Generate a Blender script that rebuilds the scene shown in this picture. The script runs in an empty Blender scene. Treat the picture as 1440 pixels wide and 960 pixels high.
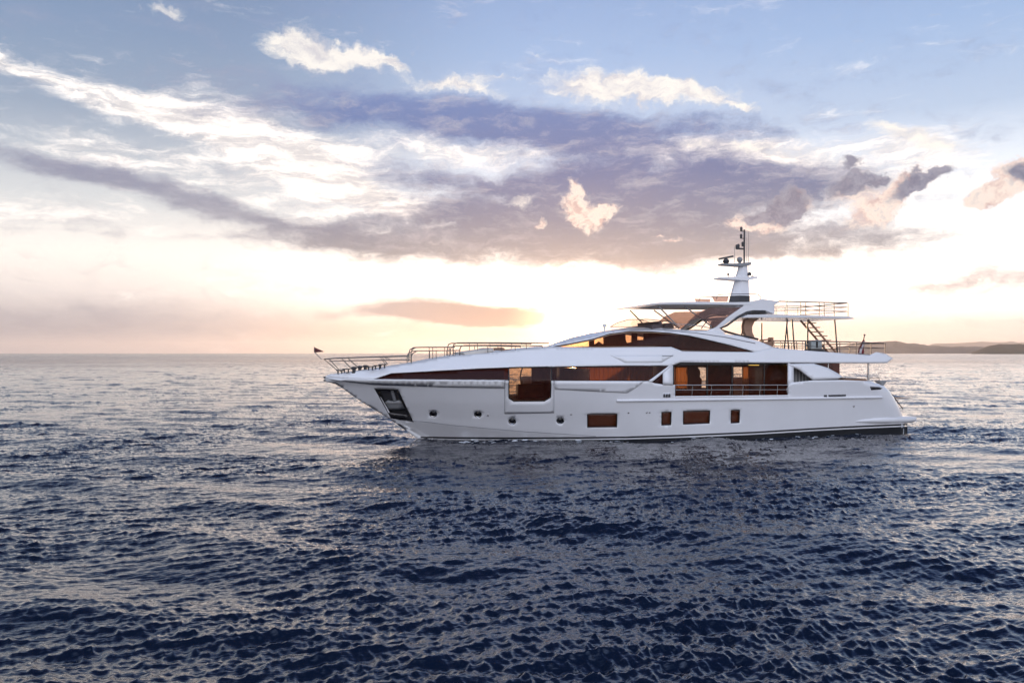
import bpy, bmesh, math, random
import numpy as np
from mathutils import Vector, Matrix
from mathutils.geometry import delaunay_2d_cdt
random.seed(7)
rng = np.random.default_rng(11)
R = math.radians
scene = bpy.context.scene
COL = scene.collection

# ------------------------------------------------------------------ camera, sky, sun, exposure
F = 1150.0            # focal length in photo pixels (photo 1440 wide)
HORIZON = 496.0       # photo row of the sea horizon
CAM_Z = 4.6          # metres above the sea
cam_d = bpy.data.cameras.new('camera')
cam = bpy.data.objects.new('camera', cam_d)
COL.objects.link(cam)
cam.location = (0, 0, CAM_Z)
cam.rotation_euler = (R(90), 0, 0)
cam_d.sensor_width = 36.0
cam_d.lens = 36.0 * F / 1440.0
cam_d.shift_y = (HORIZON - 480.0) / 1440.0
cam_d.clip_start = 0.1
cam_d.clip_end = 120000.0
scene.camera = cam
scene.view_settings.view_transform = 'Standard'
scene.view_settings.look = 'None'
scene.view_settings.exposure = 0.12
scene.view_settings.gamma = 1.0
scene.view_settings.use_curve_mapping = False
scene.render.engine = 'CYCLES'
scene.cycles.use_denoising = True
scene.cycles.max_bounces = 8
scene.cycles.transparent_max_bounces = 16
scene.cycles.sample_clamp_indirect = 6.0
scene.cycles.caustics_reflective = False
scene.cycles.caustics_refractive = False

def lin(r, g, b):
    f = lambda c: (c/255/12.92) if c <= 10.3 else ((c/255+0.055)/1.055)**2.4
    return (f(r), f(g), f(b), 1.0)

SUN_AZ = math.atan((806-720)/F)
SUN_EL = math.atan((HORIZON-462)/F)

class NT:
    """a little node-tree writer"""
    def __init__(self, tree):
        self.t = tree; self.n = tree.nodes; self.l = tree.links
    def put(self, sock, v):
        if v is None: return
        if hasattr(v, 'is_output') or isinstance(v, bpy.types.NodeSocket): self.l.new(v, sock)
        else: sock.default_value = v
    def new(self, typ, **kw):
        nd = self.n.new(typ)
        for k, v in kw.items(): setattr(nd, k, v)
        return nd
    def math(self, op, a, b=None, c=None, clamp=False):
        nd = self.new('ShaderNodeMath', operation=op, use_clamp=clamp)
        self.put(nd.inputs[0], a); self.put(nd.inputs[1], b)
        if c is not None: self.put(nd.inputs[2], c)
        return nd.outputs[0]
    def vmath(self, op, a, b=None, scale=None):
        nd = self.new('ShaderNodeVectorMath', operation=op)
        self.put(nd.inputs[0], a); self.put(nd.inputs[1], b)
        if scale is not None: self.put(nd.inputs['Scale'], scale)
        return nd.outputs['Value'] if op in ('LENGTH', 'DOT_PRODUCT', 'DISTANCE') else nd.outputs[0]
    def xyz(self, x, y, z):
        nd = self.new('ShaderNodeCombineXYZ')
        self.put(nd.inputs[0], x); self.put(nd.inputs[1], y); self.put(nd.inputs[2], z)
        return nd.outputs[0]
    def sep(self, v):
        nd = self.new('ShaderNodeSeparateXYZ'); self.put(nd.inputs[0], v)
        return nd.outputs
    def mapr(self, v, a, b, c=0.0, d=1.0, smooth=True):
        nd = self.new('ShaderNodeMapRange', interpolation_type='SMOOTHSTEP' if smooth else 'LINEAR', clamp=False)
        self.put(nd.inputs[0], v)
        for i, q in enumerate((a, b, c, d)): self.put(nd.inputs[1+i], q)
        return nd.outputs[0]
    def mix(self, f, a, b, typ='MIX'):
        nd = self.new('ShaderNodeMix', data_type='RGBA', blend_type=typ)
        self.put(nd.inputs[0], f); self.put(nd.inputs[6], a); self.put(nd.inputs[7], b)
        return nd.outputs[2]
    def noise(self, vec, scale, detail=4.0, rough=0.55, dist=0.0, color=False, dim='3D'):
        nd = self.new('ShaderNodeTexNoise', noise_dimensions=dim)
        self.put(nd.inputs['Vector'], vec); nd.inputs['Scale'].default_value = scale
        nd.inputs['Detail'].default_value = detail; nd.inputs['Roughness'].default_value = rough
        nd.inputs['Distortion'].default_value = dist
        return nd.outputs['Color' if color else 'Fac']
    def ramp(self, f, stops):
        nd = self.new('ShaderNodeValToRGB')
        e = nd.color_ramp.elements
        while len(e) < len(stops): e.new(0.5)
        for el, (p, c) in zip(e, stops): el.position = p; el.color = c
        self.put(nd.inputs[0], f)
        return nd.outputs[0]

def build_sky():
    w = bpy.data.worlds.new('World'); scene.world = w; w.use_nodes = True
    w.node_tree.nodes.clear()
    N = NT(w.node_tree)
    d = N.new('ShaderNodeTexCoord').outputs['Generated']
    x, y, z = N.sep(N.vmath('NORMALIZE', d))
    az = N.math('MULTIPLY', N.math('ARCTAN2', x, y), F)          # angles scaled to about one photo pixel
    el = N.math('MULTIPLY', N.math('ARCSINE', z), F)
    P = N.xyz(az, el, 0.0)
    # streaky warp for the high stratus, lumpy warp for the cumulus
    Ps = N.vmath('MULTIPLY', P, (0.0035, 0.012, 1.0))
    nS = N.noise(Ps, 1.0, 6.0, 0.6, color=True)
    wS = N.vmath('MULTIPLY', N.vmath('SUBTRACT', nS, (0.5, 0.5, 0.5)), (170.0, 60.0, 0.0))
    PS = N.vmath('ADD', P, wS)
    nC = N.noise(N.vmath('MULTIPLY', P, (0.022, 0.026, 1.0)), 1.0, 6.0, 0.62, color=True)
    wC = N.vmath('MULTIPLY', N.vmath('SUBTRACT', nC, (0.5, 0.5, 0.5)), (62.0, 52.0, 0.0))
    PC = N.vmath('ADD', P, wC)

    def blob(src, px, py, rx, ry, rot=0.0, inner=0.0):
        a = (px-720)/F; b = (HORIZON-py)/F
        ca = math.atan(a)*F; ce = math.atan(b/math.sqrt(1+a*a))*F
        m = N.new('ShaderNodeMapping', vector_type='TEXTURE')
        N.put(m.inputs[0], src)
        m.inputs['Location'].default_value = (ca, ce, 0)
        m.inputs['Rotation'].default_value = (0, 0, -R(rot))      # positive = falling to the right, as in the photo
        k = 1/(1+a*a)
        m.inputs['Scale'].default_value = (rx*k, ry*math.sqrt(k), 1)
        return N.mapr(N.vmath('LENGTH', m.outputs[0]), 1.0, inner)
    def total(lst):
        o = None
        for s in lst:
            src, args, g = s[0], s[1], s[2]
            v = blob(src, *args)
            if g != 1.0: v = N.math('MULTIPLY', v, g)
            o = v if o is None else N.math('ADD', o, v)
        return o

    # clear air: colour by height above the horizon (the picture's top is about 23 degrees up)
    base = N.ramp(N.math('DIVIDE', el, 1000.0), [
        (0.0, (1.0, .80, .72, 1)), (0.035, (1.2, .98, .88, 1)), (0.075, (1.7, 1.5, 1.38, 1)), (0.125, (1.6, 1.48, 1.38, 1)), (0.19, (1.05, 1.07, 1.1, 1)),
        (0.30, lin(184, 202, 228)), (0.40, lin(158, 184, 222)), (0.47, lin(146, 172, 214)), (0.62, lin(58, 84, 138)), (0.85, lin(22, 36, 76)), (1.0, lin(14, 24, 56))])
    # more light near the low sun
    dz = N.vmath('DOT_PRODUCT', N.vmath('NORMALIZE', d), (math.sin(SUN_AZ)*math.cos(SUN_EL), math.cos(SUN_AZ)*math.cos(SUN_EL), math.sin(SUN_EL)))
    ang = N.math('ARCCOSINE', N.math('MINIMUM', dz, 0.9999999))
    horiz = N.mapr(el, 190.0, 20.0)
    low_el = N.mapr(el, 108.0, 22.0)
    glow_w = N.math('MULTIPLY', N.mapr(ang, 0.62, 0.05), horiz)
    base = N.mix(N.math('MULTIPLY', glow_w, 0.85), base, N.mix(low_el, (2.9, 2.45, 2.1, 1.0), (1.08, .80, .67, 1.0)))
    # calmer, greyer light to the left of the sun
    lm = N.mapr(az, 60.0, -420.0, 1.0, 0.66)
    base = N.mix(1.0, base, N.xyz(lm, lm, lm), 'MULTIPLY')
    # dull mauve air low on the left
    lf = N.math('MULTIPLY', N.mapr(az, -120.0, -560.0), N.mapr(el, 150.0, 10.0))
    base = N.mix(N.math('MULTIPLY', lf, 0.85), base, (.58, .56, .60, 1))
    S, C = PS, PC
    # -------- high bright veil (cream)
    veil = total([
        (S, (60, 108, 300, 26, 14), .8), (S, (270, 165, 260, 30, 16), 1.0), (S, (420, 215, 260, 62, 20), 1.0),
        (S, (540, 285, 190, 30, 27), .7), (S, (640, 205, 210, 34, 4), .7), (S, (430, 250, 330, 95, 20), .55),
        (S, (160, 215, 330, 60, 12), .55), (S, (60, 300, 300, 60, 0), .5), (S, (1040, 212, 330, 46, 4), .85),
        (S, (820, 215, 330, 18, 0), .45), (S, (1180, 270, 330, 80, 0), .5), (S, (1260, 330, 330, 40, 0), .5), (S, (1290, 195, 150, 44, 18), .55)])
    fv = N.noise(N.vmath('MULTIPLY', PS, (0.006, 0.02, 1.0)), 1.0, 7.0, 0.62)
    fi = N.noise(N.vmath('MULTIPLY', N.vmath('ADD', PS, N.vmath('MULTIPLY', wC, (0.35, 0.35, 0.0))), (0.013, 0.06, 1.0)), 1.0, 8.0, 0.7)
    veil = N.math('ADD', veil, N.math('ADD', N.math('MULTIPLY', N.math('SUBTRACT', fv, 0.5), 1.6), N.math('MULTIPLY', N.math('SUBTRACT', fi, 0.5), 1.3)))
    veil = N.mapr(veil, 0.1, 1.0)
    col = N.mix(veil, base, N.mix(horiz, N.mix(N.mapr(fi, 0.38, 0.62), (.70, .67, .68, 1), (1.3, 1.2, 1.12, 1)), (1.6, 1.48, 1.36, 1)))
    # -------- dark blue-grey stratus body
    dark = total([
        (S, (420, 150, 260, 48, 4), .5), (S, (620, 166, 340, 44, 7), 1.25), (S, (880, 186, 350, 36, 2), 1.1),
        (S, (880, 275, 440, 96, 0), 1.75), (S, (1080, 250, 200, 46, 0), .6), (S, (700, 335, 430, 66, 0), 1.15), (S, (1060, 345, 420, 56, -2), 1.15),
        (S, (480, 345, 280, 26, 3), .55), (S, (90, 235, 240, 28, 12), 1.05), (S, (250, 270, 260, 34, 15), 1.0), (S, (400, 305, 190, 22, 14), .6),
        (S, (300, 60, 220, 26, 25), .35), (S, (560, 240, 160, 30, 6), .5), (S, (1360, 250, 120, 14, 0), .2)])
    fe = N.noise(N.vmath('MULTIPLY', PC, (0.016, 0.040, 1.0)), 1.0, 8.0, 0.66)
    fd = N.noise(N.vmath('MULTIPLY', PS, (0.007, 0.021, 1.0)), 1.0, 7.0, 0.6)
    dark = N.math('ADD', dark, N.math('ADD', N.math('MULTIPLY', N.math('SUBTRACT', fd, 0.5), 1.7), N.math('MULTIPLY', N.math('SUBTRACT', fe, 0.5), 1.9)))
    dm = N.mapr(dark, -0.02, 1.2)
    dcol = N.ramp(N.math('DIVIDE', el, 400.0), [(0.0, lin(226, 198, 190)), (0.25, lin(200, 180, 178)), (0.33, lin(142, 140, 150)), (0.46, lin(106, 116, 146)),
                   (0.62, lin(84, 104, 154)), (0.82, lin(96, 122, 176)), (1.0, lin(128, 150, 198))])
    sh = N.math('ADD', N.math('MULTIPLY', fi, 0.6), N.math('MULTIPLY', fe, 0.4))
    dcol = N.mix(N.mapr(sh, 0.47, 0.68, 0.0, 0.6), dcol, lin(196, 192, 200))
    dcol = N.mix(N.mapr(az, -200.0, -420.0, 0.0, 0.55), dcol, lin(168, 166, 180))
    col = N.mix(N.math('MULTIPLY', dm, 0.95), col, dcol)
    # left dark streak is a cooler grey
    # -------- low bands
    low = total([(S, (650, 438, 190, 24, 3), 1.3), (S, (580, 444, 190, 16, 1), .9), (S, (720, 446, 120, 22, 0), .6), (S, (60, 450, 460, 90, -4), .5), (S, (260, 470, 400, 46, 0), .4), (S, (1400, 395, 260, 46, 0), .65), (S, (1180, 352, 240, 20, -2), .5),
                 (S, (150, 330, 300, 12, 0), .35), (S, (350, 335, 200, 10, 0), .4)])
    fl = N.noise(N.vmath('MULTIPLY', PS, (0.006, 0.03, 1.0)), 1.0, 6.0, 0.6)
    low = N.math('ADD', low, N.math('MULTIPLY', N.math('SUBTRACT', N.math('ADD', N.math('MULTIPLY', fl, 0.5), N.math('MULTIPLY', fe, 0.5)), 0.5), 1.7))
    col = N.mix(N.math('MULTIPLY', N.mapr(low, 0.1, 1.0), 0.92), col, N.mix(N.mapr(az, -420.0, 120.0), lin(176, 174, 184), lin(132, 118, 128)))
    # -------- bright ragged cumulus humulis high up
    br = total([(C, (425, 72, 92, 44, 18), 1.2), (C, (500, 82, 92, 28, 12), 1.1), (C, (555, 92, 46, 12, 10), .7), (C, (640, 122, 110, 20, 2), .9), (C, (700, 108, 60, 10, 0), .6),
                (C, (850, 122, 140, 36, 2), 1.3), (C, (960, 130, 130, 28, 9), 1.2), (C, (1050, 152, 50, 10, 16), .7), (C, (235, 17, 40, 22, 0), .7), (C, (1280, 185, 120, 24, 14), .8), (C, (1330, 205, 60, 18, 10), .5),
                (C, (1040, 205, 130, 18, 5), .6), (C, (760, 82, 30, 9, 0), .5), (C, (740, 285, 55, 14, 0), .55)])
    fb = N.noise(N.vmath('MULTIPLY', PC, (0.02, 0.045, 1.0)), 1.0, 7.0, 0.65)
    br = N.math('ADD', br, N.math('MULTIPLY', N.math('SUBTRACT', fb, 0.5), 1.5))
    col = N.mix(N.math('MULTIPLY', N.mapr(br, 0.2, 0.95), 0.9), col, N.mix(N.mapr(fb, 0.35, 0.6), lin(214, 210, 214), lin(252, 246, 238)))
    # -------- small low cumulus: dark cores, sunlit pink-white undersides
    def cumulus(blobs, up, k=0.55):
        tot = total([(C, b, g) for b, g in blobs])
        fz = N.noise(N.vmath('MULTIPLY', PC, (0.055, 0.065, 1.0)), 1.0, 8.0, 0.72)
        return N.math('ADD', tot, N.math('MULTIPLY', N.math('SUBTRACT', fz, 0.5), k)), fz
    cu_b = [((808, 262, 14, 26, -55), .8), ((812, 290, 36, 36, 25), 1.0), ((828, 306, 42, 24, 10), 1.0), ((852, 300, 26, 18, -10), .9),
            ((1092, 300, 66, 36, -12), 1.1), ((1112, 282, 44, 26, 0), .8), ((1052, 312, 52, 20, -6), .9),
            ((1200, 262, 52, 34, 0), 1.0), ((1262, 272, 60, 26, -25), 1.0), ((1300, 250, 56, 20, -22), 1.0), ((1230, 298, 70, 28, -6), 1.0), ((1200, 230, 34, 12, 0), .8), ((1235, 253, 20, 12, 0), .8),
            ((1420, 258, 58, 36, -20), 1.1), ((1380, 276, 44, 26, -10), .8), ((945, 340, 20, 6, 0), .6), ((925, 332, 16, 4, 0), .5), ((758, 313, 12, 9, 0), .6), ((1448, 240, 40, 30, -30), .9)]
    cu, fz = cumulus(cu_b, 0, 1.5)
    cm = N.mapr(cu, 0.12, 0.72)
    core = total([(C, (1098, 288, 62, 30, -14), 1.0), (C, (1118, 305, 40, 20, 0), .6), (C, (1062, 302, 36, 14, -10), .7), (C, (1196, 258, 48, 26, 0), 1.0), (C, (1290, 262, 62, 26, -30), 1.0), (C, (1322, 244, 36, 14, -10), .8),
                  (C, (1200, 229, 36, 13, 0), 1.0), (C, (1235, 253, 22, 14, 0), 1.0), (C, (1438, 245, 34, 18, -20), .7)])
    kk = N.mapr(N.math('ADD', core, N.math('MULTIPLY', N.math('SUBTRACT', fz, 0.5), 1.5)), 0.0, 0.5)
    lit = N.mix(N.mapr(fz, 0.36, 0.6), lin(206, 176, 174), lin(255, 238, 226))
    ccol = N.mix(kk, lit, N.mix(N.mapr(fz, 0.3, 0.75), lin(108, 112, 138), lin(160, 160, 178)))
    cu_col = ccol
    # -------- away from the sun: pale sky, bright patch added behind the camera to light the boat's near side
    back = N.mapr(y, 0.25, -0.45)
    bcol = N.ramp(N.math('DIVIDE', el, 1800.0), [(0.0, (.95, .92, 1.0, 1)), (0.25, (1.3, 1.34, 1.52, 1)), (0.55, (.62, .76, 1.1, 1)), (1.0, (.16, .24, .44, 1))])
    bst = N.math('MULTIPLY', N.mapr(N.math('ABSOLUTE', N.math('SUBTRACT', x, 0.02)), 0.22, 0.85, 1.5, 0.42), 1.0)
    # aureole of the sun itself, shining through the thin cloud
    g1 = N.math('MULTIPLY', N.mapr(ang, 0.13, 0.0), 0.12)
    g2 = N.math('MULTIPLY', N.mapr(ang, 0.09, 0.0), 1.9)
    g3 = N.math('MULTIPLY', N.mapr(ang, 0.042, 0.006), 12.0)
    g = N.math('ADD', N.math('ADD', g1, g2), g3)
    def bgnode(c, st):
        nd = N.new('ShaderNodeBackground'); N.put(nd.inputs[0], c); N.put(nd.inputs[1], st)
        return nd.outputs[0]
    def mixs(f, a, b):
        nd = N.new('ShaderNodeMixShader'); N.put(nd.inputs[0], f); N.l.new(a, nd.inputs[1]); N.l.new(b, nd.inputs[2])
        return nd.outputs[0]
    def adds(a, b):
        nd = N.new('ShaderNodeAddShader'); N.l.new(a, nd.inputs[0]); N.l.new(b, nd.inputs[1])
        return nd.outputs[0]
    sidef = N.mapr(ang, 0.68, 1.5, 1.0, 0.4)           # the sky is dimmer well away from the sun
    front = mixs(cm, bgnode(col, sidef), bgnode(cu_col, 1.0))
    full = mixs(back, front, bgnode(bcol, bst))
    full = adds(full, bgnode((1.0, 0.62, 0.32, 1.0), g))
    sky = N.new('ShaderNodeTexSky', sky_type='NISHITA')
    sky.sun_disc = False; sky.sun_elevation = SUN_EL; sky.sun_rotation = SUN_AZ
    sky.air_density = 1.0; sky.dust_density = 1.0; sky.ozone_density = 1.0
    full = adds(full, bgnode(sky.outputs[0], 0.01))
    out = N.new('ShaderNodeOutputWorld'); N.l.new(full, out.inputs[0])
    w.cycles.sampling_method = 'MANUAL'; w.cycles.sample_map_resolution = 1024
build_sky()

sun_d = bpy.data.lights.new('sun', 'SUN'); sun_d.energy = 2.6; sun_d.angle = R(1.0); sun_d.color = (1.0, 0.62, 0.34)
sun = bpy.data.objects.new('sun', sun_d); COL.objects.link(sun)
sun.rotation_euler = Vector((math.sin(SUN_AZ)*math.cos(SUN_EL), math.cos(SUN_AZ)*math.cos(SUN_EL), math.sin(SUN_EL))).to_track_quat('Z', 'Y').to_euler()
sun.location = (0, 0, 60)

# ------------------------------------------------------------------ materials
def new_mat(name):
    m = bpy.data.materials.new(name); m.use_nodes = True; m.node_tree.nodes.clear()
    N = NT(m.node_tree)
    out = N.new('ShaderNodeOutputMaterial')
    return m, N, out
def pbr(name, color, rough=0.5, metal=0.0, spec=0.5, coat=0.0, var=0.0, vscale=3.0, bump=0.0, bscale=20.0, rvar=0.0):
    m, N, out = new_mat(name)
    p = N.new('ShaderNodeBsdfPrincipled')
    tc = N.new('ShaderNodeTexCoord').outputs['Object']
    c = color if len(color) == 4 else (*color, 1.0)
    if var:
        f = N.noise(tc, vscale, 6.0, 0.6)
        p_c = N.mix(N.mapr(f, 0.3, 0.7), tuple(q*(1-var) for q in c[:3])+(1,), tuple(min(1, q*(1+var)) for q in c[:3])+(1,))
        N.put(p.inputs['Base Color'], p_c)
    else: p.inputs['Base Color'].default_value = c
    if rvar:
        N.put(p.inputs['Roughness'], N.mapr(N.noise(tc, vscale*1.7, 5.0, 0.6), 0.3, 0.7, max(0.02, rough-rvar), rough+rvar))
    else: p.inputs['Roughness'].default_value = rough
    p.inputs['Metallic'].default_value = metal
    p.inputs['Specular IOR Level'].default_value = spec
    p.inputs['Coat Weight'].default_value = coat
    p.inputs['Coat Roughness'].default_value = 0.05
    if bump:
        b = N.new('ShaderNodeBump'); b.inputs['Strength'].default_value = bump; b.inputs['Distance'].default_value = 0.01
        N.put(b.inputs['Height'], N.noise(tc, bscale, 4.0, 0.6)); N.l.new(b.outputs[0], p.inputs['Normal'])
    N.l.new(p.outputs[0], out.inputs[0])
    return m

# ------------------------------------------------------------------ sea
def ocean_tile(L, n, lp, wind, spread, seed, kmax=None):
    """one periodic patch of wind sea: height and sideways displacement (spectral sum by FFT)"""
    r = np.random.default_rng(seed)
    k1 = np.fft.fftfreq(n, L/n)*2*np.pi
    kx, ky = np.meshgrid(k1, k1, indexing='ij')
    k = np.hypot(kx, ky); k[0, 0] = 1e9
    c = (kx*math.sin(wind)+ky*math.cos(wind))/k
    S = np.exp(-1/(k*lp)**2)/k**3.3*(np.clip(c, 0, 1)**spread*0.97+0.03)
    if kmax: S *= np.exp(-(k/kmax)**2)
    S[0, 0] = 0
    h = (r.normal(size=(n, n))+1j*r.normal(size=(n, n)))*np.sqrt(S)
    z = np.fft.ifft2(h).real
    g = 1/np.sqrt(np.mean(z**2))
    dx = np.fft.ifft2(1j*kx/k*h).real; dy = np.fft.ifft2(1j*ky/k*h).real
    return z*g, dx*g, dy*g
def sample(tile, L, u, v):
    n = tile.shape[0]
    fu = (u/L % 1)*n; fv = (v/L % 1)*n
    i = fu.astype(int); j = fv.astype(int); a = fu-i; b = fv-j
    i %= n; j %= n; i2 = (i+1) % n; j2 = (j+1) % n
    return tile[i, j]*(1-a)*(1-b)+tile[i2, j]*a*(1-b)+tile[i, j2]*(1-a)*b+tile[i2, j2]*a*b

def build_sea():
    # a fan of rings, finest where the waves stand close and tall in view
    rad = [0.0, 3.0]
    r = 5.5
    while r < 420: rad.append(r); r *= (1.004 if r < 60 else 1.0062)
    while r < 7600: rad.append(r); r *= 1.03          # the true sea horizon for this eye height
    rad.append(7700.0)
    rad = np.array(rad)
    dense = np.linspace(R(-48), R(48), 1150)
    coarse = np.linspace(R(48), R(312), 150)[1:-1]
    th = np.concatenate([dense, coarse])
    T, Q = np.meshgrid(th, rad)
    X = Q*np.sin(T); Y = Q*np.cos(T)
    Z = np.zeros_like(X); DX = np.zeros_like(X); DY = np.zeros_like(X)
    tiles = []
    md, _, _ = ocean_tile(260.0, 256, 3.0, R(160), 1.0, 21, 0.9)          # gusts and slicks: where the chop is rough or smooth
    md = np.clip(1+0.36*sample(md, 260.0, X, Y), 0.35, 1.8)
    for (L, n, lp, wd, sp, amp, ch, km, rot, seed) in [
            (71.0, 1024, 0.145, R(160), 7.0, 0.0190, 0.55, 32.0, 0.0, 3),
            (31.3, 1024, 0.045, R(166), 5.0, 0.0085, 0.45, 80.0, 0.7, 5),
            (310.0, 512, 1.0, R(164), 8.0, 0.062, 0.6, 3.0, 0.25, 8)]:
        z, dx, dy = ocean_tile(L, n, lp, wd+rot, sp, seed, km)
        tiles.append((z, L, amp, rot))
        c, s = math.cos(rot), math.sin(rot)
        U = c*X-s*Y; V = s*X+c*Y
        if L < 200: amp = amp*md
        Z += amp*sample(z, L, U, V)
        ddx = amp*ch*sample(dx, L, U, V); ddy = amp*ch*sample(dy, L, U, V)
        DX += c*ddx+s*ddy; DY += -s*ddx+c*ddy
    fade = np.clip((3500-Q)/3000, 0, 1)*np.clip((Q-2)/6, 0.2, 1)
    side = np.where(np.abs(T) > R(60), 0.5, 1.0)
    X = X+DX*fade*side*(Q < 400); Y = Y+DY*fade*side*(Q < 400); Z = Z*fade*side
    nr, nc = X.shape
    co = np.stack([X, Y, Z], -1).reshape(-1, 3).astype(np.float32)
    i = np.arange(nr-1)[:, None]*nc; j = np.arange(nc)[None, :]; j2 = (j+1) % nc
    fa = np.stack([i+j, i+j2, i+nc+j2, i+nc+j], -1).reshape(-1, 4)[:, ::-1]
    me = bpy.data.meshes.new('sea')
    me.vertices.add(len(co)); me.vertices.foreach_set('co', co.ravel())
    me.loops.add(fa.size); me.loops.foreach_set('vertex_index', fa.ravel().astype(np.int32))
    me.polygons.add(len(fa)); me.polygons.foreach_set('loop_start', np.arange(0, fa.size, 4, dtype=np.int32))
    me.polygons.foreach_set('use_smooth', np.ones(len(fa), bool))
    me.update(); me.validate()
    o = bpy.data.objects.new('water', me); COL.objects.link(o); o['kind'] = 'structure'
    o['label'] = 'dark blue open sea with short choppy waves under the yacht'
    m, N, out = new_mat('sea_water')
    p = N.new('ShaderNodeBsdfPrincipled')
    p.inputs['Base Color'].default_value = (0.0035, 0.010, 0.028, 1)
    p.inputs['IOR'].default_value = 1.72
    tc = N.new('ShaderNodeTexCoord').outputs['Object']
    rot = N.new('ShaderNodeMapping'); N.put(rot.inputs[0], tc); rot.inputs['Rotation'].default_value = (0, 0, R(-18)); tc = rot.outputs[0]
    n1 = N.noise(N.vmath('MULTIPLY', tc, (0.5, 1.6, 1.0)), 3.6, 4.0, 0.5)
    n2 = N.noise(N.vmath('MULTIPLY', tc, (0.6, 1.2, 1.0)), 0.28, 5.0, 0.65)
    b1 = N.new('ShaderNodeBump'); b1.inputs['Strength'].default_value = 1.0; b1.inputs['Distance'].default_value = 0.03
    N.put(b1.inputs['Height'], n1)
    b2 = N.new('ShaderNodeBump'); b2.inputs['Strength'].default_value = 1.0
    dist = N.vmath('LENGTH', tc)
    gust = N.noise(N.vmath('MULTIPLY', tc, (0.5, 1.0, 1.0)), 0.022, 5.0, 0.62)
    N.put(b2.inputs['Distance'], N.math('MULTIPLY', N.mapr(dist, 50.0, 500.0, 0.0, 1.0), N.mapr(gust, 0.36, 0.66, 0.5, 1.4)))
    N.put(b2.inputs['Height'], n2); N.l.new(b1.outputs[0], b2.inputs['Normal'])
    N.l.new(b2.outputs[0], p.inputs['Normal'])
    N.put(p.inputs['Roughness'], N.mapr(dist, 30.0, 900.0, 0.03, 0.16))
    N.l.new(p.outputs[0], out.inputs[0])
    me.materials.append(m)
    def height(x, y):
        h = 0.0; xx = np.array([x]); yy = np.array([y])
        for z, L, amp, rot in tiles:
            c, s = math.cos(rot), math.sin(rot); h += amp*float(sample(z, L, c*xx-s*yy, s*xx+c*yy)[0])
        return h
    return height
sea_height = build_sea()

# ------------------------------------------------------------------ far hills on the right, and the air in front of them
def hills(name, label, ridge, dist, depth, seed, col):
    """ridge: photo pixels along the skyline; built as a strip of land with its own depth"""
    r = np.random.default_rng(seed)
    xs = np.arange(ridge[0][0], ridge[-1][0]+0.1, 1.5)
    ys = np.interp(xs, [p[0] for p in ridge], [p[1] for p in ridge])
    nz = np.zeros_like(xs)
    for k, a in ((40, .8), (17, .45), (7, .3), (3, .18)):
        g = r.normal(size=int(len(xs)/k*1.5)+4); nz += a*np.interp(xs, np.linspace(xs[0], xs[-1], len(g)), g)
    ys = ys-nz*np.clip((HORIZON-ys)/8, 0, 1)*0.7
    V = []; Fc = []; m = 14
    for i, (a, c) in enumerate(zip(xs, ys)):
        h = max(0.5, (HORIZON-c)/F*dist+CAM_Z)
        for k in range(m):
            t = k/(m-1)*2-1
            d = dist+t*depth
            prof = max(0.0, math.cos(t*math.pi/2))**0.8
            wob = 1+0.22*math.sin(a*0.11+k*1.9)+0.12*math.sin(a*0.31+k*2.7+seed)
            z = h*min(1.0, prof*(wob if k not in (0, m-1) and abs(t) > 0.1 else 1.0)) if k not in (0, m-1) else -2.0
            V.append(((a-720)/F*d, d, z))
    for i in range(len(xs)-1):
        for k in range(m-1): Fc.append((i*m+k, (i+1)*m+k, (i+1)*m+k+1, i*m+k+1))
    me = bpy.data.meshes.new(name); me.from_pydata(V, [], Fc); me.polygons.foreach_set('use_smooth', [True]*len(Fc))
    o = bpy.data.objects.new(name, me); COL.objects.link(o); o['kind'] = 'structure'; o['label'] = label
    me.materials.append(pbr(name+'_scrub', col, 0.9, var=0.35, vscale=0.01))
hills('hills', 'long low hazy grey hills on the horizon behind the stern', [(1150, 495), (1180, 487), (1212, 484), (1238, 481.5), (1262, 480.5), (1285, 482), (1310, 486), (1350, 487), (1380, 487.5), (1420, 487), (1500, 483), (1700, 485)], 6200.0, 900.0, 4, (0.07, 0.075, 0.075))
hills('mountains', 'faintest pale mountain ridge beyond the nearer hills', [(1280, 494), (1310, 484), (1340, 481.6), (1362, 482), (1385, 481), (1420, 482), (1500, 479), (1700, 484)], 12000.0, 1500.0, 9, (0.07, 0.075, 0.075))
hills('headland', 'dark wooded headland at the right end of the horizon', [(1366, 495.5), (1380, 491), (1392, 486.5), (1404, 485), (1422, 483.4), (1440, 483.4), (1470, 480), (1560, 484), (1700, 490)], 3600.0, 450.0, 6, (0.035, 0.042, 0.026))
def build_haze():
    V = [(x, y, z) for x in (-16500, 16500) for y in (-16500, 16500) for z in (-3.2, 210.0)]
    me = bpy.data.meshes.new('haze'); me.from_pydata(V, [], [(0, 1, 3, 2), (4, 6, 7, 5), (0, 4, 5, 1), (2, 3, 7, 6), (0, 2, 6, 4), (1, 5, 7, 3)])
    o = bpy.data.objects.new('haze', me); COL.objects.link(o); o['kind'] = 'stuff'; o['label'] = 'thin even sea haze that pales the distant hills'
    m, N, out = new_mat('sea_haze')
    v = N.new('ShaderNodeVolumePrincipled'); v.inputs['Color'].default_value = (0.95, 0.93, 0.95, 1)
    v.inputs['Density'].default_value = HAZE; v.inputs['Anisotropy'].default_value = 0.6
    N.l.new(v.outputs[0], out.inputs['Volume']); me.materials.append(m)
HAZE = 0.00007
build_haze()

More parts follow.
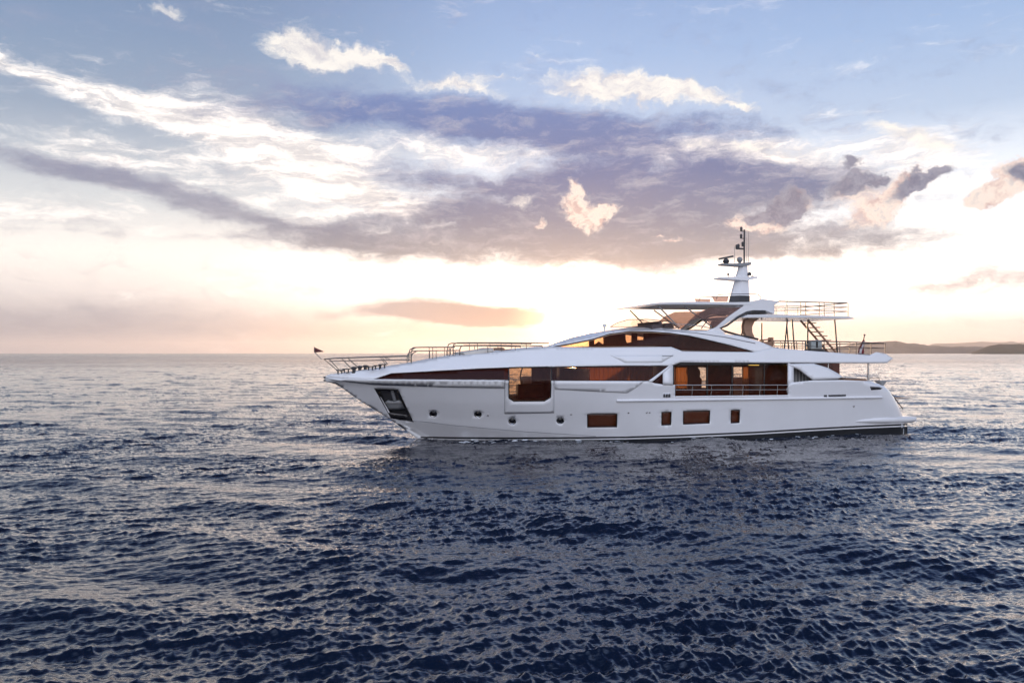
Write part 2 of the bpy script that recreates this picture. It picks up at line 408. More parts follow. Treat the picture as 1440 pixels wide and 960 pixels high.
# ------------------------------------------------------------------ object helpers
def tag(o, label=None, cat=None, group=None, kind=None):
    for k, v in (('label', label), ('category', cat), ('group', group), ('kind', kind)):
        if v: o[k] = v
    return o
def mk(name, V, Fc, mat, parent=None, smooth=True, bevel=0.0, solid=0.0, auto=None):
    me = bpy.data.meshes.new(name)
    me.from_pydata([tuple(map(float, v)) for v in V], [], [tuple(map(int, f)) for f in Fc])
    bm = bmesh.new(); bm.from_mesh(me)
    bmesh.ops.remove_doubles(bm, verts=bm.verts, dist=0.0004)
    bmesh.ops.recalc_face_normals(bm, faces=bm.faces)
    bm.to_mesh(me); bm.free()
    me.polygons.foreach_set('use_smooth', [smooth]*len(me.polygons))
    if mat: me.materials.append(mat)
    o = bpy.data.objects.new(name, me); COL.objects.link(o)
    if parent: o.parent = parent
    if solid:
        m = o.modifiers.new('thickness', 'SOLIDIFY'); m.thickness = solid; m.offset = -1
    if bevel:
        m = o.modifiers.new('edges', 'BEVEL'); m.width = bevel; m.segments = 2; m.limit_method = 'ANGLE'; m.angle_limit = R(35)
    if smooth and auto is not None:
        try: me.set_sharp_from_angle(angle=R(auto))
        except Exception: pass
    return o
PAIR = {}
class MB:
    def __init__(self): self.V = []; self.F = []
    def add(self, V, Fc):
        n = len(self.V); self.V += [tuple(v) for v in V]; self.F += [tuple(i+n for i in f) for f in Fc]; return self
    def box(self, c, s, rot=None):
        P = [Vector((x*s[0]/2, y*s[1]/2, z*s[2]/2)) for x in (-1, 1) for y in (-1, 1) for z in (-1, 1)]
        if rot is not None: P = [rot @ p for p in P]
        P = [p+Vector(c) for p in P]
        return self.add(P, [(0, 1, 3, 2), (4, 6, 7, 5), (0, 4, 5, 1), (2, 3, 7, 6), (0, 2, 6, 4), (1, 5, 7, 3)])
    def tube(self, pts, r, n=8, r2=None):
        pts = [Vector(p) for p in pts]; V = []; m = len(pts)
        up = None
        for i, p in enumerate(pts):
            t = (pts[min(i+1, m-1)]-pts[max(i-1, 0)]).normalized()
            if up is None: up = t.orthogonal().normalized()
            up = (up-t*up.dot(t)).normalized(); b = t.cross(up)
            rr = r if r2 is None else r+(r2-r)*i/(m-1)
            V += [p+(up*math.cos(q)+b*math.sin(q))*rr for q in [2*math.pi*k/n for k in range(n)]]
        Fc = [(i*n+k, i*n+(k+1) % n, (i+1)*n+(k+1) % n, (i+1)*n+k) for i in range(m-1) for k in range(n)]
        Fc += [tuple(range(n))[::-1], tuple((m-1)*n+k for k in range(n))]
        return self.add(V, Fc)
    def ball(self, c, r, sz=1.0, n=14, m=9):
        V = []; Fc = []
        for i in range(m+1):
            a = math.pi*i/m
            for k in range(n):
                q = 2*math.pi*k/n
                V.append((c[0]+r*math.sin(a)*math.cos(q), c[1]+r*math.sin(a)*math.sin(q), c[2]+r*sz*math.cos(a)))
        for i in range(m):
            for k in range(n): Fc.append((i*n+k, (i+1)*n+k, (i+1)*n+(k+1) % n, i*n+(k+1) % n))
        return self.add(V, Fc)
    def lathe(self, c, prof, n=20):
        V = [(c[0]+r*math.cos(2*math.pi*k/n), c[1]+r*math.sin(2*math.pi*k/n), c[2]+z) for r, z in prof for k in range(n)]
        m = len(prof)
        Fc = [(i*n+k, i*n+(k+1) % n, (i+1)*n+(k+1) % n, (i+1)*n+k) for i in range(m-1) for k in range(n)]
        Fc += [tuple(range(n))[::-1], tuple((m-1)*n+k for k in range(n))]
        return self.add(V, Fc)
    def loft(self, rings, caps=True):
        n = len(rings[0]); V = [p for r in rings for p in r]
        Fc = [(i*n+k, i*n+(k+1) % n, (i+1)*n+(k+1) % n, (i+1)*n+k) for i in range(len(rings)-1) for k in range(n)]
        if caps: Fc += [tuple(range(n))[::-1], tuple((len(rings)-1)*n+k for k in range(n))]
        return self.add(V, Fc)
    def prism(self, poly, w0, w1):
        """poly of (X,Z) pushed sideways from w0 to w1 metres towards the port side"""
        n = len(poly)
        V = [(x, -w0, z) for x, z in poly]+[(x, -w1, z) for x, z in poly]
        return self.add(V, [tuple(range(n))[::-1], tuple(range(n, 2*n))]+[(i, (i+1) % n, n+(i+1) % n, n+i) for i in range(n)])
    pair = False
    def mirror(self):
        """the same piece again on the starboard side, as an object of its own"""
        self.pair = True; return self
    def build(self, name, mat, parent=None, smooth=True, **k):
        k.setdefault('auto', 40)
        o = mk(name, self.V, self.F, mat, parent, smooth, **k)
        if self.pair:
            q = PAIR.get(parent.name, parent) if parent else None
            PAIR[o.name] = mk(name, [(x, -y, z) for x, y, z in self.V], [f[::-1] for f in self.F], mat, q, smooth, **k)
        return o
def arc(p, q, c, n=6):
    """quadratic curve from p to q pulled to c"""
    p, q, c = Vector(p), Vector(q), Vector(c)
    return [p*(1-t)**2+c*2*t*(1-t)+q*t*t for t in [i/n for i in range(n+1)]]

# ------------------------------------------------------------------ the yacht's own frame: X from the bow tip aft, Y to starboard, Z up
PHI = R(13.0)
EX = np.array([math.cos(PHI), math.sin(PHI)]); EY = np.array([-math.sin(PHI), math.cos(PHI)])
DB = 42.0
BOW = np.array([(453-720)/F*DB, DB])
def pix(px, py, w):
    """where the line of sight through a photo pixel meets the plane w metres to port of the keel line: (X, Z)"""
    a = (px-720)/F; b = (HORIZON-py)/F
    o = -BOW; ox, oy = o@EX, o@EY
    d = np.array([a, 1.0]); dx, dy = d@EX, d@EY
    t = (-w-oy)/dy
    return ox+t*dx, CAM_Z+b*t
def px3(px, py, w):
    X, Z = pix(px, py, w); return (X, -w, Z)
def pixsurf(px, py, f, w0=3.0):
    w = w0
    for _ in range(60):
        X, Z = pix(px, py, w); w = 0.5*w+0.5*float(f(X, Z))
    return X, Z
def poly(pts, w): return [pix(x, y, w) for x, y in pts]

ZS = 3.15
_stem = [(453, 530.5), (477, 542.5), (508.7, 565), (546.2, 587.5), (591, 619.4), (612, 640)]
_sx = [pix(a, b, 0.0) for a, b in _stem][::-1]
STZ = np.array([p[1] for p in _sx]); STX = np.array([p[0] for p in _sx])
def xstem(Z):
    Z = np.asarray(Z, float)
    return np.where(Z > ZS, 0.0+1.3*(Z-ZS), np.interp(Z, STZ, STX))
_aft = [(1223, 536), (1240, 541.5), (1249, 549), (1257, 560), (1264.5, 572), (1270, 584), (1274, 595), (1275, 610), (1275, 650)]
_ax = [pix(a, b, 2.7) for a, b in _aft][::-1]
AFZ = np.array([p[1] for p in _ax]); AFX = np.array([p[0] for p in _ax])
CHX = CHZ = None
def hb(X, Z):
    """half beam of the topsides"""
    X = np.asarray(X, float); Z = np.asarray(Z, float)
    zz = np.clip(Z, -1.2, ZS); q = np.clip(zz/ZS, -0.3, 1)
    B = 3.32+0.36*q; Le = 15.0+2.2*q; p = 1.75+0.6*q
    s = np.clip((X-xstem(Z))/Le, 0, 1)
    w = B*(1-(1-s)**p)
    w = w*(1-0.075*np.clip((X-23)/11, 0, 1)**2)
    tum = 0.33*np.clip(Z-ZS, 0, 9)
    w = w-tum*np.clip(s*5, 0, 1)
    if CHX is not None:                       # knuckle: the hull tucks in below the chine
        zc = np.interp(X, CHX, CHZ)
        w = w-0.30*np.clip(zc-Z, 0, 2)*np.interp(X, [CHX[-1]-4, CHX[-1]], [1, 0])
    xa = np.interp(Z, AFZ, AFX)
    u = np.clip((X-(xa-1.5))/1.5, 0, 1)
    w = w-np.where(Z < ZS+0.35, 1.0, 0.0)*0.8*(1-np.sqrt(np.clip(1-u*u*0.96, 0, 1)))
    return np.clip(w, 0, None)
_ch = [pixsurf(a, b, hb) for a, b in [(551, 589), (575, 590.8), (598.7, 592.9), (640, 597.8), (690, 602.6), (737.5, 606.8), (808.7, 611), (840, 613)]]
CHX = np.array([-5.0]+[c[0] for c in _ch]+[_ch[-1][0]+0.1, 60.0]); CHZ = np.array([_ch[0][1]]+[c[1] for c in _ch]+[-3.0, -3.0])
CHX[-1] = _ch[-1][0]+0.2; CHZ[-1] = -3.0
def dens(pts, step):
    o = []
    n = len(pts)
    for i in range(n):
        a, b = np.array(pts[i], float), np.array(pts[(i+1) % n], float)
        m = max(1, int(np.ceil(np.hypot(*(b-a))/step)))
        o += [tuple(a+(b-a)*k/m) for k in range(m)]
    return o
def inside(P, pol):
    x, y = P[:, 0], P[:, 1]; r = np.zeros(len(P), bool); n = len(pol)
    for i in range(n):
        x1, y1 = pol[i]; x2, y2 = pol[(i+1) % n]
        if y1 == y2: continue
        c = (y1 > y) != (y2 > y)
        r ^= c & (x < (x2-x1)*(y-y1)/(y2-y1)+x1)
    return r
def sheet(outline, holes, f, dx=0.3, dz=0.15, off=0.0, lines=(), step=6.0):
    """triangulated skin over the side surface f inside an outline (photo pixels, or ('L', X, Z) points), minus holes; returns verts, faces, border points"""
    def conv(pts):
        runs = []
        n = len(pts); res = []
        for i in range(n):
            a, b = pts[i], pts[(i+1) % n]
            if a[0] == 'L': A = (a[1], a[2]); res.append(A)
            elif b[0] == 'L': res.append(pixsurf(a[0], a[1], f))
            else:
                m = max(1, int(math.hypot(b[0]-a[0], b[1]-a[1])/step+0.5))
                res += [pixsurf(a[0]+(b[0]-a[0])*k/m, a[1]+(b[1]-a[1])*k/m, f) for k in range(m)]
        return res
    L0 = conv(outline); Hs = [conv(h) for h in holes]
    loops = [L0]+Hs
    P = []; E = []
    for lp in loops:
        n0 = len(P); P += lp; E += [(n0+i, n0+(i+1) % len(lp)) for i in range(len(lp))]
    A = np.array(P)
    gx = np.arange(A[:, 0].min(), A[:, 0].max(), dx); gz = np.arange(A[:, 1].min(), A[:, 1].max(), dz)
    G = np.stack(np.meshgrid(gx, gz), -1).reshape(-1, 2)
    ok = inside(G, L0)
    for h in Hs: ok &= ~inside(G, h)
    G = G[ok]
    if len(G):
        S = np.array([dx, dz])
        dmin = np.min(np.hypot((G[:, None, 0]-A[None, :, 0])/S[0], (G[:, None, 1]-A[None, :, 1])/S[1]), axis=1)
        G = G[dmin > 0.45]
    allp = [Vector(p) for p in P]+[Vector(g) for g in G]
    v2, e2, f2, *_ = delaunay_2d_cdt(allp, E, [], 0, 1e-5)
    v2 = np.array([tuple(v) for v in v2]); f2 = [tuple(q) for q in f2]
    C = np.array([v2[list(q)].mean(axis=0) for q in f2])
    keep = inside(C, L0)
    for h in Hs: keep &= ~inside(C, h)
    f2 = [q for q, k in zip(f2, keep) if k]
    used = sorted({i for q in f2 for i in q}); mp = {u: i for i, u in enumerate(used)}
    v2 = v2[used]; f2 = [tuple(mp[i] for i in q) for q in f2]
    w = f(v2[:, 0], v2[:, 1])+off
    V = np.stack([v2[:, 0], -w, v2[:, 1]], -1)
    return [tuple(v) for v in V], f2, loops
def skin(name, outline, holes, f, mat, parent, both=True, thick=0.05, **k):
    V, Fc, loops = sheet(outline, holes, f, **k)
    b = MB().add(V, Fc)
    joined = both and min(abs(v[1]) for v in V) < 0.002          # the two sides meet on the centreline: one shell
    if joined: b.add([(x, -y, z) for x, y, z in V], [f[::-1] for f in Fc])
    res = []
    for side in ((1, -1) if both and not joined else (1,)):
        me = bpy.data.meshes.new(name); me.from_pydata([(x, y*side, z) for x, y, z in b.V], [], b.F)
        bm = bmesh.new(); bm.from_mesh(me)
        for fc in bm.faces:
            c = fc.calc_center_median(); fc.normal_update()
            if fc.normal.y*(1 if c.y > 0 else -1) < 0: fc.normal_flip()
        bmesh.ops.remove_doubles(bm, verts=bm.verts, dist=0.0004)
        bm.to_mesh(me); bm.free()
        me.polygons.foreach_set('use_smooth', [True]*len(me.polygons))
        me.materials.append(mat)
        o = bpy.data.objects.new(name, me); COL.objects.link(o)
        o.parent = parent if side == 1 else PAIR.get(parent.name, parent)
        if thick:
            m = o.modifiers.new('thickness', 'SOLIDIFY'); m.thickness = thick; m.offset = -1; m.use_even_offset = False
        res.append(o)
    if len(res) > 1: PAIR[res[0].name] = res[1]
    return res[0], loops
def across(edge, camber=0.05, n=9):
    """a deck strip from a port edge [(X,w,Z)...] over to the mirrored starboard edge"""
    V = []; Fc = []
    for X, w, Z in edge:
        for k in range(n):
            t = -1+2*k/(n-1); V.append((X, w*t, Z+camber*w*(1-t*t)))
    for i in range(len(edge)-1):
        for k in range(n-1): Fc.append((i*n+k, i*n+k+1, (i+1)*n+k+1, (i+1)*n+k))
    return MB().add(V, Fc)

# ------------------------------------------------------------------ yacht materials
M_white = pbr('white_gelcoat', (0.80, 0.80, 0.81), 0.22, coat=0.6, var=0.02, vscale=0.6, rvar=0.05)
M_white2 = pbr('white_deck_paint', (0.79, 0.79, 0.79), 0.5, var=0.03, vscale=2.0)
M_black = pbr('black_bottom_paint', (0.012, 0.013, 0.016), 0.35, var=0.2, vscale=4)
M_dark = pbr('dark_frame', (0.016, 0.013, 0.013), 0.25, coat=0.4)
M_steel = pbr('polished_steel', (0.42, 0.41, 0.40), 0.22, metal=1.0)
M_rail = pbr('backlit_rail_steel', (0.16, 0.155, 0.15), 0.35, metal=1.0)  # steel with backlit darkness put into its colour, for rails against the sky
M_grey = pbr('grey_paint', (0.25, 0.26, 0.27), 0.4, var=0.08)
M_anth = pbr('anthracite_metal', (0.045, 0.045, 0.05), 0.4, var=0.1)
M_teak = pbr('teak', (0.33, 0.19, 0.10), 0.6, var=0.25, vscale=5)
M_wood = pbr('mahogany_panel', (0.16, 0.042, 0.022), 0.3, coat=0.3, var=0.3, vscale=2.5)
M_cush = pbr('cream_cushion', (0.66, 0.62, 0.56), 0.85, var=0.05, bump=0.3, bscale=60)
M_brownc = pbr('tan_cushion', (0.36, 0.22, 0.15), 0.85, var=0.1, bump=0.3, bscale=60)
M_darkc = pbr('dark_cushion', (0.09, 0.07, 0.075), 0.85, var=0.1, bump=0.3, bscale=60)
M_seam = pbr('seam_grey', (0.22, 0.22, 0.24), 0.6)
def glass(name, tint, film, amount, rough=0.015, ior=1.5):
    m, N, out = new_mat(name)
    t = N.new('ShaderNodeBsdfTransparent'); t.inputs[0].default_value = (*tint, 1)
    p = N.new('ShaderNodeBsdfPrincipled'); p.inputs['Base Color'].default_value = (*film, 1)
    p.inputs['Roughness'].default_value = rough; p.inputs['IOR'].default_value = ior
    mx = N.new('ShaderNodeMixShader')
    N.put(mx.inputs[0], amount)
    N.l.new(t.outputs[0], mx.inputs[1]); N.l.new(p.outputs[0], mx.inputs[2])
    N.l.new(mx.outputs[0], out.inputs[0])
    return m
M_glass = glass('brown_tinted_glass', (1.0, 0.80, 0.62), (0.060, 0.012, 0.008), 0.30)
M_glassd = glass('dark_brown_glass', (0.7, 0.35, 0.2), (0.040, 0.010, 0.007), 0.75, ior=1.28)
M_glassw = glass('hull_window_glass', (0.7, 0.35, 0.2), (0.12, 0.034, 0.014), 0.75)
M_port = pbr('porthole_glass', (0.008, 0.007, 0.010), 0.08, coat=0.5)
M_screen = glass('smoked_screen', (0.86, 0.74, 0.70), (0.24, 0.15, 0.14), 0.42)
M_clear = glass('clear_screen', (1.0, 0.95, 0.9), (0.30, 0.2, 0.16), 0.14)
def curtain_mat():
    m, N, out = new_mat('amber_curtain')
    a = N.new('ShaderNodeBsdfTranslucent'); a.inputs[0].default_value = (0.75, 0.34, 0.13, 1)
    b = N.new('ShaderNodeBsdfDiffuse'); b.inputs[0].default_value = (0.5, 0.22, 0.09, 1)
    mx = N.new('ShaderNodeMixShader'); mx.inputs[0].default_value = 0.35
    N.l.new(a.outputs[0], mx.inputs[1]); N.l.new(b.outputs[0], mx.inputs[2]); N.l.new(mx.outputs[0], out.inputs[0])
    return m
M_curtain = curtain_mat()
def lamp_mat():
    m, N, out = new_mat('lit_lamp'); e = N.new('ShaderNodeEmission')
    e.inputs[0].default_value = (1.0, 0.72, 0.18, 1); e.inputs[1].default_value = 1.6
    N.l.new(e.outputs[0], out.inputs[0]); return m
M_lamp = lamp_mat()

# ------------------------------------------------------------------ yacht
yacht = bpy.data.objects.new('motor_yacht', None); COL.objects.link(yacht)
yacht.location = (BOW[0], BOW[1], 0); yacht.rotation_euler = (0, 0, PHI)
tag(yacht, 'large white three deck motor yacht with brown tinted windows floating on the sea', 'yacht')
Y = yacht

drop = [(715.6, 535), (715.6, 559.4), (722.5, 564), (765.6, 563.7), (774.4, 558.4), (775, 535)]
ztip = float(pix(453, 530.5, 0)[1])
stemL = [('L', float(xstem(z)), z) for z in np.linspace(ztip, -0.9, 26)]
botL = [('L', x, -0.9) for x in np.linspace(float(xstem(-0.9)), float(np.interp(-0.9, AFZ, AFX)), 60)[1:]]
zst = float(pix(1223, 535.6, 2.9)[1])
sternL = [('L', float(np.interp(z, AFZ, AFX)), z) for z in np.linspace(-0.9, float(AFZ[-1]), 30)[1:]]
hull_out = stemL+botL+sternL+[(1222, 535.6), (1180, 534.2), (1144, 534.7), (1116, 537.5), (1109, 541), (1108.7, 556.5), (949.4, 558), (949.4, 541), (944.5, 541), (932.5, 540.5),
            (921, 538.8), (913.7, 536.2), (910, 535)]+drop[::-1]+[(523.7, 534.2)]
ports = [(609.4, 581.5), (672.2, 581.9), (720.6, 591.8), (788.1, 590.9)]
def circ(c, r, n=20): return [(c[0]+r*math.cos(2*math.pi*k/n), c[1]+r*0.86*math.sin(2*math.pi*k/n)) for k in range(n)]
wins = [[(826.3, 582), (867.8, 581.4), (867.4, 600), (826.3, 600.6)], [(930.6, 579.3), (944, 578.8), (943.4, 597), (930.4, 597.6)],
        [(961, 577.8), (998.3, 577.0), (997.6, 594.8), (960.8, 596.3)], [(1028.2, 576.5), (1040.2, 576), (1039.6, 594), (1027.8, 594.6)]]
pocket = [(526.2, 546.2), (558.4, 547.7), (580, 592.2), (548.6, 587.6)]
pocket = [(528, 546.4), (558.4, 547.7), (579.5, 591.8), (551.5, 586.5)]
hull, _ = skin('hull', hull_out, [circ(c, 5.0) for c in ports]+wins+[pocket], hb, M_white, Y, thick=0.06, dx=0.22, dz=0.13)
# transom and keel closure belong to the hull shell
tr = across([(float(np.interp(z, AFZ, AFX)), float(hb(np.interp(z, AFZ, AFX)-0.002, z))-0.01, z) for z in np.linspace(-0.9, float(AFZ[-1])-0.02, 16)], 0.0)
tr.build('transom', M_white, Y)

def loops_tube(loop, f, off, r):
    pts = [(x, -(float(f(x, z))+off), z) for x, z in loop]; pts.append(pts[0])
    return MB().tube(pts, r, 6)
def win(name, outline, f, mat, off=-0.03, frame=0.025, fmat=None, both=True, **k):
    o, lp = skin(name, outline, [], f, mat, Y, both=False, thick=0.0 if mat in (M_glass, M_clear) else 0.012, off=off, **k)
    res = [o]
    if frame:
        fr = loops_tube(lp[0], f, off+0.02, frame).build('frame', fmat or M_dark, o)
    if both:
        me = o.data.copy()
        for v in me.vertices: v.co.y = -v.co.y
        me.flip_normals()
        s = bpy.data.objects.new(name, me); COL.objects.link(s); s.parent = Y
        if mat not in (M_glass, M_clear): m = s.modifiers.new('thickness', 'SOLIDIFY'); m.thickness = 0.012; m.offset = -1
        if frame:
            b = MB().add([(v.co.x, -v.co.y, v.co.z) for v in fr.data.vertices], [tuple(p.vertices)[::-1] for p in fr.data.polygons])
            b.build('frame', fmat or M_dark, s)
    return o
for c in ports:
    win('porthole', circ(c, 5.0), hb, M_port, off=-0.05, frame=0.035, fmat=M_steel, both=True, step=2)
for wq in wins:
    win('hull_window', wq, hb, M_glassw, off=-0.04, frame=0.03, both=True, step=3)
# anchor pocket: dark recess with the stowed anchor
def pocket_f(X, Z): return np.maximum(hb(X, Z)-0.28, 0.0)
skin('anchor_pocket', [(524, 544), (561, 545.5), (583, 594), (551, 589)], [], pocket_f, M_anth, Y, thick=0.03)
an, lp = skin('pocket_frame', [(526, 545.6), (559.6, 546.9), (581.5, 593.2), (549.6, 587.8)], [[(529.5, 548), (557, 549), (574, 584), (546, 580)]], hb, M_dark, Y, thick=0.06, off=0.012, step=3)
skin('anchor', [(540.5, 567), (545, 563.5), (551, 565), (561, 563.5), (566, 566), (570, 574.5), (561, 576.5), (546, 576)], [], lambda X, Z: np.maximum(hb(X, Z)-0.12, 0.0), M_grey, Y, thick=0.10, step=3)
skin('anchor_shank', [(549, 549), (553, 549), (558, 565), (553, 565)], [], lambda X, Z: np.maximum(hb(X, Z)-0.14, 0.0), M_grey, Y, thick=0.06, step=3)
# painted stripes near the waterline
lx = [591.5, 640, 700, 760, 820, 880, 960, 1060, 1150, 1195, 1276]
ly = [613.4, 614.2, 614.6, 614.5, 614.0, 613.4, 610.8, 606.6, 601.2, 598.8, 595.3]
up_ = list(zip(lx, ly)); dn = [(x, y+2.3) for x, y in up_]; d2 = [(x, y+4.2) for x, y in up_]; d3 = [(x+(4 if i == 0 else 0), y+24) for i, (x, y) in enumerate(up_)]
skin('boot_stripe', up_+dn[::-1], [], hb, M_black, Y, thick=0.0, off=0.008, step=5)
skin('bottom_paint', d2+d3[::-1], [], hb, M_black, Y, thick=0.0, off=0.008, step=5)
def side_tube(name, pts, f, off, r, mat, parent=Y, n=8, both=True, step=8):
    q = []
    for a, b in zip(pts[:-1], pts[1:]):
        m = max(1, int(math.hypot(b[0]-a[0], b[1]-a[1])/step))
        q += [(a[0]+(b[0]-a[0])*k/m, a[1]+(b[1]-a[1])*k/m) for k in range(m)]
    q.append(pts[-1])
    P = []
    for a in q:
        X, Z = pixsurf(a[0], a[1], f); P.append((X, -(float(f(X, Z))+off), Z))
    b = MB().tube(P, r, n)
    if both: b.mirror()
    return b.build(name, mat, parent)
side_tube('chine_line', [(553, 589.4), (598.7, 592.9), (640, 597.8), (737.5, 606.6), (808.7, 611), (838, 613)], hb, -0.006, 0.014, M_seam)  # thin grey line drawn along the chine crease
side_tube('rub_rail', [(867, 563.3), (960, 562.3), (1060, 561), (1150, 559.8), (1240, 558.4)], hb, 0.02, 0.065, M_white)
skin('rub_strake', [(456, 531.2), (478, 532.6), (523.7, 534.8), (640, 535.4), (709, 535.6), (709, 545.6), (640, 544.6), (527, 541), (490, 537)], [], hb, M_white2, Y, thick=0.085, off=0.045)
skin('side_strake', [(780, 535.6), (906, 535.8), (897, 543), (882, 552.6), (830, 550), (780, 547.2)], [], hb, M_white, Y, thick=0.055, off=0.018)
skin('balcony_door', [(709.8, 535.6), (709.8, 581.6), (778.8, 580.2), (778.8, 535.6)]+[(775, 535.6), (774.6, 558.6), (765.6, 564), (722.5, 564.3), (715.4, 559.6), (715.4, 535.6)], [], hb, M_white, Y, thick=0.05, off=0.014, step=4)
side_tube('door_seam', [(709.6, 536), (709.6, 581.8), (779, 580.4), (779, 536)], hb, 0.004, 0.010, M_seam, step=6)
# small fittings on the side
v_, _ = skin('side_vent', [(931.8, 552.8), (943, 552.6), (942.8, 559), (931.7, 559.2)], [], hb, M_white, Y, thick=0.02, off=0.012, step=2)
for k in range(3):
    x0 = 932.6+k*3.5
    skin('grille', [(x0, 553.6), (x0+2.9, 553.6), (x0+2.9, 558.3), (x0, 558.3)], [], hb, M_anth, v_, thick=0.008, off=0.022, step=2)
skin('stern_vent', [(1165, 555), (1189.4, 554.4), (1189.4, 557.0), (1165, 557.6)], [], hb, M_anth, Y, thick=0.01, off=0.01, step=3)
skin('stern_vent', [(1158.4, 555.2), (1162.8, 555.1), (1162.8, 557.7), (1158.4, 557.8)], [], hb, M_anth, Y, thick=0.01, off=0.01, step=2)
for c in [(803, 582.4), (686, 583.8), (883.7, 580.1), (909.5, 579.7), (913.5, 579.6), (1200.5, 571)]:
    skin('skin_fitting', circ(c, 1.25, 10), [], hb, M_steel, Y, thick=0.02, off=0.02, step=1)

# white upper topsides above the window band, running aft as the bulwark of the upper deck
coam_top = [(463.8, 525.8), (478.8, 524.4), (510, 520.4), (542.5, 516), (578, 511), (613, 504.2), (640, 500.2), (670, 497.2), (704, 494.6), (740, 491), (771, 488.6), (820, 489)]
coam = [(454.5, 530), (523.7, 533), (550, 525.2), (670, 518.6), (715, 516.8), (775, 515.9), (880, 514.4), (942, 514.4), (957, 509.2), (1106, 509.8), (1160, 510), (1215, 510.2), (1247.8, 510),
        (1256, 504), (1245, 497.2), (1232, 494.8), (1222.5, 499.2), (1185, 496.4), (1140, 493.2), (1108, 490.6), (1086.6, 488.4), (1060, 495), (1010, 494.4), (959.7, 493.7), (943.7, 487.6), (876, 488)]+coam_top[::-1]
skin('upper_topside', coam, [], hb, M_white, Y, thick=0.08, dx=0.22, dz=0.11)
skin('locker_door', [(858, 499.2), (948, 499), (930, 509.8), (879, 510)], [], hb, M_white, Y, thick=0.05, off=0.012, step=4)
side_tube('locker_grip', [(931, 500.2), (946, 500.1)], hb, 0.02, 0.018, M_grey)
# brown glass band along the main deck
win('side_window', [(524.5, 533.9), (550, 525.2), (670, 518.6), (715.4, 516.8), (715.4, 535.2), (640, 535.2)], hb, M_glassd, off=-0.03, frame=0.02)
win('balcony_window', [(715.6, 516.8), (775, 515.9), (775, 535), (774.4, 558.4), (765.6, 563.7), (722.5, 564), (715.6, 559.4)], hb, M_glass, off=-0.03, frame=0.035)
win('side_window', [(775.2, 515.9), (880, 514.4), (941.6, 514.4), (911, 535.2), (775.2, 535.2)], hb, M_glass, off=-0.03, frame=0.02)
win('side_window', [(917.5, 535.6), (932.5, 525), (932.5, 540), (922, 538.6)], hb, M_glassd, off=-0.05, frame=0.0, step=3)
skin('pillar', [(941.5, 513.6), (946.2, 513.6), (946.2, 541.6), (932.3, 541.2), (932.3, 521)], [], hb, M_white, Y, thick=0.09, off=0.02, step=4)
skin('diagonal_bar', [(940.6, 513.8), (944.6, 513.8), (916.4, 537.2), (911.6, 535.4)], [], hb, M_white, Y, thick=0.08, off=0.035, step=4)

# decks
def edge_pts(pts, f, inset=0.02):
    r = []
    for a, b in zip(pts[:-1], pts[1:]):
        m = max(1, int(math.hypot(b[0]-a[0], b[1]-a[1])/10))
        for k in range(m):
            X, Z = pixsurf(a[0]+(b[0]-a[0])*k/m, a[1]+(b[1]-a[1])*k/m, f); r.append((X, max(0, float(f(X, Z))-inset), Z))
    X, Z = pixsurf(*pts[-1], f); r.append((X, max(0, float(f(X, Z))-inset), Z))
    return r
across([(x, w, z-0.03) for x, w, z in edge_pts(coam_top+[(876, 488.6), (943, 488.4), (960, 494), (1060, 496)], hb)], 0.04).build('foredeck', M_white2, Y)
fx = np.linspace(2.2, 33.0, 50)
across([(x, float(hb(x, 2.0))-0.07, 2.0) for x in fx], 0.0).build('main_deck', M_teak, Y)
ux = np.linspace(float(pixsurf(957, 509, hb)[0]), float(pixsurf(1243, 508, hb)[0]), 30)
ud = across([(x, float(hb(x, 4.2))-0.06, 4.16) for x in ux], 0.0); ud.V += []; ud2 = across([(x, float(hb(x, 4.1))-0.06, 4.06) for x in ux], 0.0)
ud.add(ud2.V, ud2.F); ud.build('upper_deck', M_teak, Y)
across(edge_pts([(1245, 497.4), (1255.4, 504), (1247.6, 509.8)], hb), 0.0).build('aft_fascia', M_white, Y)

# saloon on the main deck: glass wall each side, joinery between
WS = 2.35
za, zb = 2.0, 4.06
xa_, xb_ = pix(941, 530, WS)[0], pix(1111, 530, WS)[0]
def flat(w): return lambda X, Z: np.zeros_like(np.asarray(X, float))+w
mk('saloon_window', [(xa_, -WS, za), (xb_, -WS, za), (xb_, -WS, zb), (xa_, -WS, zb)], [(0, 1, 2, 3)], M_glass, Y, smooth=False)
gf = MB()
for pxx in (947, 994, 1029, 1074, 1108):
    gf.box((pix(pxx, 530, WS)[0], -WS-0.03, (za+zb)/2), (0.07, 0.05, zb-za))
gf.box(((xa_+xb_)/2, -WS-0.03, zb-0.06), (xb_-xa_, 0.045, 0.12)); gf.box(((xa_+xb_)/2, -WS-0.03, za+0.06), (xb_-xa_, 0.045, 0.12))
gf.build('window_frame', M_dark, Y, smooth=False)
far = [(880, 500), (1180, 500), (1180, 590), (880, 590)]
holes = [[(945.6, 516.5), (948.6, 516.5), (948.6, 545), (945.6, 545)], [(950, 516.5), (965.5, 516.5), (964, 523), (966.5, 530), (965, 545), (950, 545)],
         [(981, 516.5), (992.6, 516.5), (992.6, 545), (986, 545), (986.5, 533), (983.6, 529), (984.6, 522)], [(1031, 516), (1043.5, 516), (1043.5, 556), (1031, 556)], [(1044.6, 516), (1072, 516), (1072, 556), (1044.6, 556)]]
V, Fc, _ = sheet(far, holes, flat(-WS), dx=0.8, dz=0.5, step=40)
mk('interior_panel', V, Fc, M_wood, Y, smooth=False, solid=0.05)
